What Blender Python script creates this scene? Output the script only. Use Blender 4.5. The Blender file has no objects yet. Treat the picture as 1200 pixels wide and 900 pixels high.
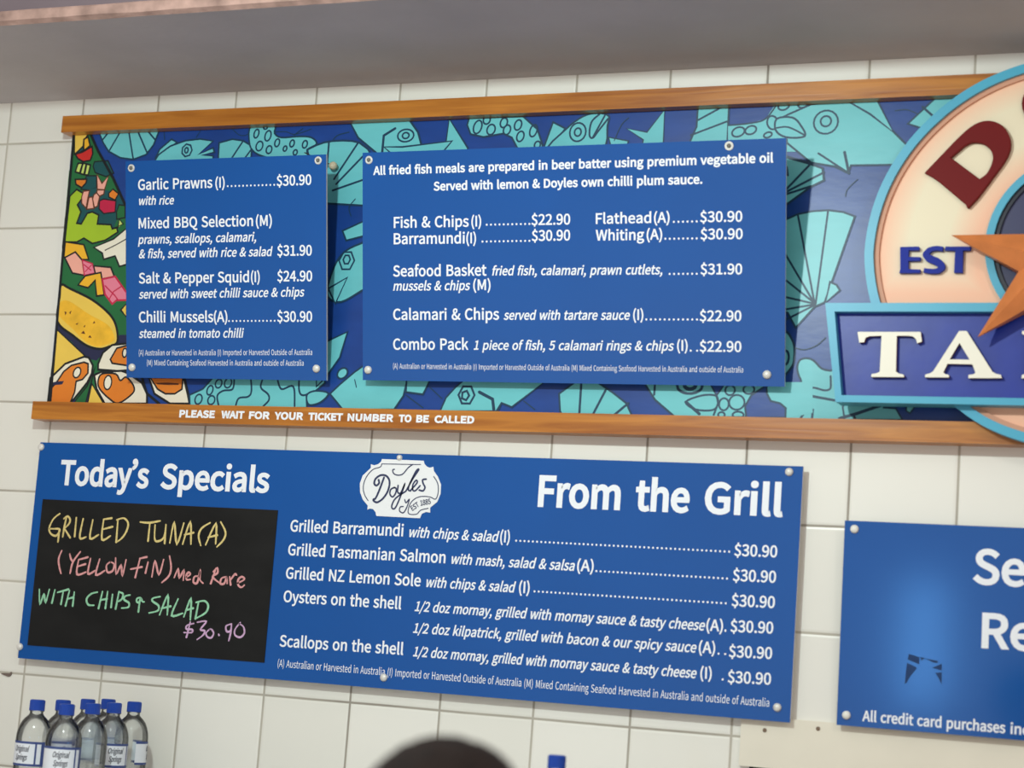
import bpy, math, random
from mathutils import Vector, Matrix, Euler, noise
from mathutils.geometry import tessellate_polygon

random.seed(7)
S = bpy.context.scene
COL = S.collection
T = 0.2            # one wall tile is 200 mm
ZT = 2.67          # height of the grout line under the top row of tiles

# ------------------------------------------------------------------ camera
CAM_LOC = Vector((13.02961837 * T, -17.8235531 * T, ZT - 5.32883706 * T))
CAM_ROT = Euler((1.70588658, -0.0717741619, 0.388779585))
FPX = 2271.089
cam = bpy.data.cameras.new('camera')
cam.sensor_fit = 'HORIZONTAL'
cam.sensor_width = 36.0
cam.lens = FPX / 1200 * 36.0
cam.clip_start = 0.05
cam.dof.use_dof = True
cam.dof.focus_distance = 4.05
cam.dof.aperture_fstop = 3.0
cam_ob = bpy.data.objects.new('camera', cam)
COL.objects.link(cam_ob)
cam_ob.location = CAM_LOC
cam_ob.rotation_euler = CAM_ROT
S.camera = cam_ob
CAM_M = CAM_ROT.to_matrix()

# ------------------------------------------------------------------ view, world and lights
S.view_settings.view_transform = 'Standard'
S.view_settings.look = 'None'
S.view_settings.exposure = -0.19
S.view_settings.gamma = 1.0
S.view_settings.use_curve_mapping = False

WORLD_RGB = (0.80, 0.728, 0.672)
WORLD_LOW, WORLD_HIGH, WORLD_FLOOR, WORLD_TOP = 0.36, 1.15, 0.85, 0.75                 # the shop is brighter straight out from the wall, where its front is open
KEY_LOC, KEY_POWER, KEY_RGB, KEY_R = (1.2, -2.05, 2.80), 30.0, (0.86, 1.0, 0.97), 0.05
KEY_AIM = (1.0, 0.0, 2.1)
SIDE_LOC, SIDE_POWER, SIDE_RGB, SIDE_R = (3.1, -2.1, 2.82), 6.0, (1.0, 0.94, 0.88), 0.06
GLARE_LOC, GLARE_POWER, GLARE_RGB, GLARE_SIZE = (1.0, -5.2, 1.39), 4.5, (0.14, 0.46, 1.0), (0.18, 0.55)

world = bpy.data.worlds.new('room_light')
world.use_nodes = True
bg = world.node_tree.nodes['Background']
bg.inputs['Color'].default_value = (*WORLD_RGB, 1)
wt = world.node_tree
wc = wt.nodes.new('ShaderNodeTexCoord')
wd = wt.nodes.new('ShaderNodeVectorMath')
wd.operation = 'DOT_PRODUCT'
wd.inputs[1].default_value = (0.10, -0.995, 0.0)
wt.links.new(wc.outputs['Generated'], wd.inputs[0])
wm = wt.nodes.new('ShaderNodeMapRange')
wm.interpolation_type = 'SMOOTHSTEP'
wm.inputs['From Min'].default_value = 0.74
wm.inputs['From Max'].default_value = 0.975
wm.inputs['To Min'].default_value = WORLD_LOW
wm.inputs['To Max'].default_value = WORLD_HIGH
wt.links.new(wd.outputs['Value'], wm.inputs['Value'])
ws = wt.nodes.new('ShaderNodeSeparateXYZ')
wt.links.new(wc.outputs['Generated'], ws.inputs[0])
total = wm.outputs[0]
for z0, z1, gain in ((-0.04, -0.30, WORLD_FLOOR), (0.10, 0.50, WORLD_TOP)):   # bright floor, lit ceiling
    wf = wt.nodes.new('ShaderNodeMapRange')
    wf.interpolation_type = 'SMOOTHSTEP'
    wf.inputs['From Min'].default_value = z0
    wf.inputs['From Max'].default_value = z1
    wf.inputs['To Min'].default_value = 0.0
    wf.inputs['To Max'].default_value = gain
    wt.links.new(ws.outputs['Z'], wf.inputs['Value'])
    wx = wt.nodes.new('ShaderNodeMath')
    wx.operation = 'ADD'
    wt.links.new(total, wx.inputs[0])
    wt.links.new(wf.outputs[0], wx.inputs[1])
    total = wx.outputs[0]
wt.links.new(total, bg.inputs['Strength'])
S.world = world


def lamp(name, loc, aim, power, rgb, radius):
    d = bpy.data.lights.new(name, 'AREA')
    if isinstance(radius, tuple):
        d.shape = 'RECTANGLE'
        d.size, d.size_y = radius
    else:
        d.shape = 'DISK'
        d.size = radius * 2
    d.energy = power
    d.color = rgb
    o = bpy.data.objects.new(name, d)
    COL.objects.link(o)
    o.location = loc
    o.rotation_euler = (Vector(aim) - Vector(loc)).to_track_quat('-Z', 'Y').to_euler()
    return o


lamp('ceiling_downlight', KEY_LOC, KEY_AIM, KEY_POWER, KEY_RGB, KEY_R)
lamp('side_downlight', SIDE_LOC, (2.2, 0.0, 1.9), SIDE_POWER, SIDE_RGB, SIDE_R)
lamp('sign_glare_light', GLARE_LOC, (1.95, 0.0, 1.68), GLARE_POWER, GLARE_RGB, GLARE_SIZE)  # unseen area light added to put the blue glare on the credit card sign


# ------------------------------------------------------------------ frames: planes that surveyed points are read on
def ray(px, py):
    return CAM_M @ Vector(((px - 600) / FPX, -(py - 450) / FPX, -1.0))


class Frame:
    """A flat face in the room: origin o, u to the right, v up, n out of it."""

    def __init__(self, o, v=(0, 0, 1)):
        self.o = Vector(o)
        self.u = Vector((1, 0, 0))
        self.v = Vector(v).normalized()
        self.n = self.u.cross(self.v)

    def at(self, px, py):
        d = ray(px, py)
        k = (self.o - CAM_LOC).dot(self.n) / d.dot(self.n)
        p = CAM_LOC + d * k - self.o
        return (p.dot(self.u), p.dot(self.v))

    def matrix(self):
        m = Matrix((self.u, self.v, self.n)).transposed().to_4x4()
        m.translation = self.o
        return m


# ------------------------------------------------------------------ materials
def lin(c):
    return tuple(((v / 255 + 0.055) / 1.055) ** 2.4 if v > 10 else v / 255 / 12.92 for v in c)


MATS = {}


def mat(name, rgb, rough=0.5, vary=0.0, scale=8.0, bump=0.0, bscale=40.0, metal=0.0, spec=0.35, stretch=(1, 1, 1), coat=0.0):
    if name in MATS:
        return MATS[name]
    m = bpy.data.materials.new(name)
    m.use_nodes = True
    nt = m.node_tree
    b = nt.nodes['Principled BSDF']
    c = lin(rgb)
    b.inputs['Base Color'].default_value = (*c, 1)
    b.inputs['Roughness'].default_value = rough
    b.inputs['Metallic'].default_value = metal
    b.inputs['Specular IOR Level'].default_value = spec
    b.inputs['Coat Weight'].default_value = coat
    b.inputs['Coat Roughness'].default_value = 0.15
    if vary or bump:
        tc = nt.nodes.new('ShaderNodeTexCoord')
        mp = nt.nodes.new('ShaderNodeMapping')
        mp.inputs['Scale'].default_value = stretch
        nt.links.new(tc.outputs['Object'], mp.inputs['Vector'])
    if vary:
        n = nt.nodes.new('ShaderNodeTexNoise')
        n.inputs['Scale'].default_value = scale
        n.inputs['Detail'].default_value = 5
        nt.links.new(mp.outputs[0], n.inputs['Vector'])
        r = nt.nodes.new('ShaderNodeValToRGB')
        r.color_ramp.elements[0].position = 0.3
        r.color_ramp.elements[1].position = 0.7
        r.color_ramp.elements[0].color = (*[x * (1 - vary) for x in c], 1)
        r.color_ramp.elements[1].color = (*[min(1, x * (1 + vary)) for x in c], 1)
        nt.links.new(n.outputs['Fac'], r.inputs['Fac'])
        nt.links.new(r.outputs[0], b.inputs['Base Color'])
    if bump:
        n2 = nt.nodes.new('ShaderNodeTexNoise')
        n2.inputs['Scale'].default_value = bscale
        n2.inputs['Detail'].default_value = 4
        nt.links.new(mp.outputs[0], n2.inputs['Vector'])
        bp = nt.nodes.new('ShaderNodeBump')
        bp.inputs['Strength'].default_value = bump
        bp.inputs['Distance'].default_value = 0.003
        nt.links.new(n2.outputs['Fac'], bp.inputs['Height'])
        nt.links.new(bp.outputs[0], b.inputs['Normal'])
    MATS[name] = m
    return m


def math_node(nt, op, a, b=None):
    n = nt.nodes.new('ShaderNodeMath')
    n.operation = op
    for i, v in enumerate((a, b)):
        if v is None:
            continue
        if isinstance(v, (int, float)):
            n.inputs[i].default_value = v
        else:
            nt.links.new(v, n.inputs[i])
    return n.outputs[0]


def tile_material():
    """Square glazed tiles, 200 mm, with narrow grey grout and softly rounded edges."""
    m = bpy.data.materials.new('glazed_wall_tiles')
    m.use_nodes = True
    nt = m.node_tree
    L = nt.links
    b = nt.nodes['Principled BSDF']
    tc = nt.nodes.new('ShaderNodeTexCoord')
    sp = nt.nodes.new('ShaderNodeSeparateXYZ')
    L.new(tc.outputs['Object'], sp.inputs[0])
    wob = nt.nodes.new('ShaderNodeTexNoise')
    wob.inputs['Scale'].default_value = 4.0
    L.new(tc.outputs['Object'], wob.inputs['Vector'])
    w = math_node(nt, 'MULTIPLY', math_node(nt, 'SUBTRACT', wob.outputs['Fac'], 0.5), 0.012)
    gx = math_node(nt, 'ADD', math_node(nt, 'DIVIDE', sp.outputs['X'], T), w)
    gz = math_node(nt, 'ADD', math_node(nt, 'DIVIDE', math_node(nt, 'SUBTRACT', sp.outputs['Z'], ZT), T), w)
    dx = math_node(nt, 'PINGPONG', gx, 0.5)
    dz = math_node(nt, 'PINGPONG', gz, 0.5)
    d = math_node(nt, 'MINIMUM', dx, dz)                      # distance to the nearest joint, in tiles
    grout = nt.nodes.new('ShaderNodeMapRange')
    grout.inputs['From Min'].default_value = 0.008
    grout.inputs['From Max'].default_value = 0.015
    grout.inputs['To Min'].default_value = 1.0
    grout.inputs['To Max'].default_value = 0.0
    L.new(d, grout.inputs['Value'])
    edge = nt.nodes.new('ShaderNodeMapRange')
    edge.interpolation_type = 'SMOOTHSTEP'
    edge.inputs['From Min'].default_value = 0.008
    edge.inputs['From Max'].default_value = 0.035
    L.new(d, edge.inputs['Value'])
    cell = nt.nodes.new('ShaderNodeCombineXYZ')
    L.new(math_node(nt, 'FLOOR', gx), cell.inputs[0])
    L.new(math_node(nt, 'FLOOR', gz), cell.inputs[1])
    wn = nt.nodes.new('ShaderNodeTexWhiteNoise')
    L.new(cell.outputs[0], wn.inputs['Vector'])
    ramp = nt.nodes.new('ShaderNodeValToRGB')
    ramp.color_ramp.elements[0].color = (*lin((228, 226, 217)), 1)
    ramp.color_ramp.elements[1].color = (*lin((233, 231, 223)), 1)
    L.new(wn.outputs['Value'], ramp.inputs['Fac'])
    dirt = nt.nodes.new('ShaderNodeTexNoise')
    dirt.inputs['Scale'].default_value = 2.2
    dirt.inputs['Detail'].default_value = 6
    L.new(tc.outputs['Object'], dirt.inputs['Vector'])
    gr = nt.nodes.new('ShaderNodeValToRGB')
    gr.color_ramp.elements[0].position = 0.35
    gr.color_ramp.elements[1].position = 0.65
    gr.color_ramp.elements[0].color = (*lin((150, 143, 132)), 1)
    gr.color_ramp.elements[1].color = (*lin((196, 190, 176)), 1)
    L.new(dirt.outputs['Fac'], gr.inputs['Fac'])
    mix = nt.nodes.new('ShaderNodeMix')
    mix.data_type = 'RGBA'
    L.new(grout.outputs[0], mix.inputs[0])
    L.new(ramp.outputs[0], mix.inputs[6])
    L.new(gr.outputs[0], mix.inputs[7])
    L.new(mix.outputs[2], b.inputs['Base Color'])
    ro = nt.nodes.new('ShaderNodeMapRange')
    ro.inputs['To Min'].default_value = 0.34
    ro.inputs['To Max'].default_value = 0.8
    L.new(grout.outputs[0], ro.inputs['Value'])
    L.new(ro.outputs[0], b.inputs['Roughness'])
    und = nt.nodes.new('ShaderNodeTexNoise')
    und.inputs['Scale'].default_value = 14.0
    L.new(tc.outputs['Object'], und.inputs['Vector'])
    hgt = math_node(nt, 'ADD', edge.outputs[0], math_node(nt, 'MULTIPLY', und.outputs['Fac'], 0.35))
    bp = nt.nodes.new('ShaderNodeBump')
    bp.inputs['Strength'].default_value = 0.5
    bp.inputs['Distance'].default_value = 0.0015
    L.new(hgt, bp.inputs['Height'])
    L.new(bp.outputs[0], b.inputs['Normal'])
    return m


def wood_material(name, dark, light):
    m = bpy.data.materials.new(name)
    m.use_nodes = True
    nt = m.node_tree
    L = nt.links
    b = nt.nodes['Principled BSDF']
    tc = nt.nodes.new('ShaderNodeTexCoord')
    mp = nt.nodes.new('ShaderNodeMapping')
    mp.inputs['Scale'].default_value = (1.4, 26.0, 12.0)
    L.new(tc.outputs['Object'], mp.inputs[0])
    n = nt.nodes.new('ShaderNodeTexNoise')
    n.inputs['Scale'].default_value = 2.2
    n.inputs['Detail'].default_value = 8
    n.inputs['Distortion'].default_value = 0.9
    L.new(mp.outputs[0], n.inputs['Vector'])
    r = nt.nodes.new('ShaderNodeValToRGB')
    r.color_ramp.elements[0].position = 0.3
    r.color_ramp.elements[1].position = 0.72
    r.color_ramp.elements[0].color = (*lin(dark), 1)
    r.color_ramp.elements[1].color = (*lin(light), 1)
    L.new(n.outputs['Fac'], r.inputs['Fac'])
    L.new(r.outputs[0], b.inputs['Base Color'])
    b.inputs['Roughness'].default_value = 0.3
    bp = nt.nodes.new('ShaderNodeBump')
    bp.inputs['Strength'].default_value = 0.25
    bp.inputs['Distance'].default_value = 0.001
    L.new(n.outputs['Fac'], bp.inputs['Height'])
    L.new(bp.outputs[0], b.inputs['Normal'])
    return m


# ------------------------------------------------------------------ mesh building
def smooth(pts, closed=False, k=5):
    """Catmull-Rom curve through the points."""
    n = len(pts)
    if n < 3:
        return list(pts)
    out = []
    for i in range(n if closed else n - 1):
        p1, p2 = pts[i], pts[(i + 1) % n]
        p0 = pts[i - 1] if closed or i > 0 else p1
        p3 = pts[(i + 2) % n] if closed or i + 2 < n else p2
        for j in range(k):
            t = j / k
            out.append(tuple(0.5 * (2 * b + (c - a) * t + (2 * a - 5 * b + 4 * c - d) * t * t + (3 * b - a - 3 * c + d) * t ** 3)
                             for a, b, c, d in zip(p0, p1, p2, p3)))
    if not closed:
        out.append(tuple(pts[-1]))
    return out


def ellipse(cx, cy, rx, ry, tilt=0.0, n=20):
    c, s = math.cos(tilt), math.sin(tilt)
    return [(cx + rx * math.cos(a) * c - ry * math.sin(a) * s, cy + rx * math.cos(a) * s + ry * math.sin(a) * c)
            for a in (2 * math.pi * i / n for i in range(n))]


class MB:
    """Collects flat shapes, prisms, strokes, boxes, lathes and tubes into one mesh."""

    def __init__(self):
        self.v, self.f, self.m = [], [], []
        self.lift = 0.0

    def face(self, idx, mi):
        self.f.append(tuple(idx))
        self.m.append(mi)

    def fill(self, loops, z=0.0, mi=0, down=False):
        b = len(self.v)
        vs = [Vector((x, y, 0)) for lp in loops for x, y in lp]
        self.v += [(p.x, p.y, z) for p in vs]
        for a, c, d in tessellate_polygon([[Vector((x, y, 0)) for x, y in lp] for lp in loops]):
            area = (vs[c].x - vs[a].x) * (vs[d].y - vs[a].y) - (vs[c].y - vs[a].y) * (vs[d].x - vs[a].x)
            if (area < 0) != down:
                c, d = d, c
            self.face((b + a, b + c, b + d), mi)

    def prism(self, loops, z0, z1, mi=0, side=None, bevel=0.0, back=True):
        """A flat outline with thickness; bevel narrows its front face a little."""
        side = mi if side is None else side
        for k, lp in enumerate(loops):
            ar = sum(lp[i - 1][0] * lp[i][1] - lp[i][0] * lp[i - 1][1] for i in range(len(lp)))
            if (ar < 0) == (k == 0):
                loops[k] = list(reversed(lp))
        front = loops
        rings = [(loops, z0), (loops, z1)]
        if bevel:
            front = [offset(lp, -bevel) for lp in loops]
            rings = [(loops, z0), (loops, z1 - bevel), (front, z1)]
        self.fill(front, z1, mi)
        if back:
            self.fill(loops, z0, side, down=True)
        for (la, za), (lb, zb) in zip(rings, rings[1:]):
            for pa, pb in zip(la, lb):
                n = len(pa)
                b = len(self.v)
                self.v += [(x, y, za) for x, y in pa] + [(x, y, zb) for x, y in pb]
                for i in range(n):
                    j = (i + 1) % n
                    self.face((b + i, b + j, b + n + j, b + n + i), side)

    def stroke(self, pts, w, z=0.0, mi=0, closed=False, caps=True):
        """A flat brush or chalk stroke of width w (one width or one per point)."""
        P = [Vector((x, y)) for x, y in pts]
        P = [p for i, p in enumerate(P) if i == 0 or (p - P[i - 1]).length > 1e-7]
        if closed and (P[0] - P[-1]).length < 1e-7:
            P.pop()
        n = len(P)
        if n < 2:
            return
        self.lift += 4e-6
        z += self.lift
        W = [w] * n if isinstance(w, (int, float)) else [w[min(len(w) - 1, int(i * len(w) / n))] for i in range(n)]
        b = len(self.v)
        for i, p in enumerate(P):
            a = P[i - 1] if closed or i else p
            c = P[(i + 1) % n] if closed or i < n - 1 else p
            d0 = (p - a).normalized() if (p - a).length else (c - p).normalized()
            d1 = (c - p).normalized() if (c - p).length else d0
            t = d0 + d1
            t = t.normalized() if t.length > 1e-3 else d1
            nn = Vector((-t.y, t.x))
            k = min(1.6, 1 / max(0.3, abs(nn.dot(Vector((-d1.y, d1.x))))))
            h = W[i] / 2 * k
            self.v += [(p.x + nn.x * h, p.y + nn.y * h, z), (p.x - nn.x * h, p.y - nn.y * h, z)]
        for i in range(n if closed else n - 1):
            j = (i + 1) % n
            self.face((b + 2 * i, b + 2 * i + 1, b + 2 * j + 1, b + 2 * j), mi)
        if caps and not closed:
            for p, q, h, ia, ib in ((P[0], P[1], W[0] / 2, b, b + 1), (P[-1], P[-2], W[-1] / 2, b + 2 * n - 1, b + 2 * n - 2)):
                d = (p - q).normalized()
                s = len(self.v)
                nv = Vector(self.v[ia][:2]) - p
                a0 = math.atan2(nv.y, nv.x)
                sg = 1 if nv.x * d.y - nv.y * d.x > 0 else -1
                self.v += [(p.x + h * math.cos(a0 + sg * math.pi * q_ / 5), p.y + h * math.sin(a0 + sg * math.pi * q_ / 5), z) for q_ in range(6)]
                fan = list(range(s, s + 6))
                self.face(fan if sg > 0 else fan[::-1], mi)

    def box(self, a, b, mi=0):
        s = len(self.v)
        self.v += [(x, y, z) for z in (a[2], b[2]) for y in (a[1], b[1]) for x in (a[0], b[0])]
        for q in ((0, 2, 3, 1), (4, 5, 7, 6), (0, 1, 5, 4), (2, 6, 7, 3), (0, 4, 6, 2), (1, 3, 7, 5)):
            self.face([s + i for i in q], mi)

    def lathe(self, prof, n=32, mi=0, c=(0, 0), mats=None, a0=0.0, a1=2 * math.pi):
        """Profile of (radius, height) spun round the local z axis at c."""
        full = abs(a1 - a0 - 2 * math.pi) < 1e-6
        cols = n if full else n + 1
        s = len(self.v)
        for r, z in prof:
            for i in range(cols):
                a = a0 + (a1 - a0) * i / n
                self.v.append((c[0] + r * math.cos(a), c[1] + r * math.sin(a), z))
        for k in range(len(prof) - 1):
            for i in range(n):
                j = (i + 1) % cols if full else i + 1
                self.face((s + k * cols + i, s + k * cols + j, s + (k + 1) * cols + j, s + (k + 1) * cols + i), mats[k] if mats else mi)

    def tube(self, pts, r, n=8, mi=0):
        P = [Vector(p) for p in pts]
        s = len(self.v)
        for i, p in enumerate(P):
            d = (P[min(i + 1, len(P) - 1)] - P[max(i - 1, 0)]).normalized()
            a = d.orthogonal().normalized()
            c = d.cross(a)
            for j in range(n):
                t = 2 * math.pi * j / n
                self.v.append(tuple(p + a * r * math.cos(t) + c * r * math.sin(t)))
        for i in range(len(P) - 1):
            for j in range(n):
                k = (j + 1) % n
                self.face((s + i * n + j, s + i * n + k, s + (i + 1) * n + k, s + (i + 1) * n + j), mi)
        self.face([s + j for j in range(n)][::-1], mi)
        self.face([s + (len(P) - 1) * n + j for j in range(n)], mi)

    def build(self, name, mats, parent=None, matrix=None, shade=False):
        me = bpy.data.meshes.new(name)
        me.from_pydata(self.v, [], self.f)
        for m in (mats if isinstance(mats, (list, tuple)) else [mats]):
            me.materials.append(m)
        me.polygons.foreach_set('material_index', self.m)
        if shade:
            me.polygons.foreach_set('use_smooth', [True] * len(self.f))
        me.update()
        o = bpy.data.objects.new(name, me)
        COL.objects.link(o)
        if parent:
            o.parent = parent
        if matrix:
            o.matrix_world = matrix
        return o


def offset(lp, d):
    """Outline moved outwards by d (inwards when negative); counter-clockwise outlines only grow."""
    n = len(lp)
    out = []
    for i in range(n):
        p, a, c = Vector(lp[i]), Vector(lp[i - 1]), Vector(lp[(i + 1) % n])
        e0, e1 = (p - a).normalized(), (c - p).normalized()
        t = e0 + e1
        t = t.normalized() if t.length > 1e-6 else e0
        nn = Vector((t.y, -t.x))
        k = 1 / max(0.45, nn.dot(Vector((e1.y, -e1.x))))
        q = p + nn * d * k
        out.append((q.x, q.y))
    return out


def tag(o, label=None, cat=None, group=None, kind=None):
    for k, v in (('label', label), ('category', cat), ('group', group), ('kind', kind)):
        if v:
            o[k] = v
    return o


def thing(name, label, cat, matrix, group=None):
    o = bpy.data.objects.new(name, None)
    o.empty_display_size = 0.05
    COL.objects.link(o)
    o.matrix_world = matrix
    return tag(o, label, cat, group)


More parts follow.
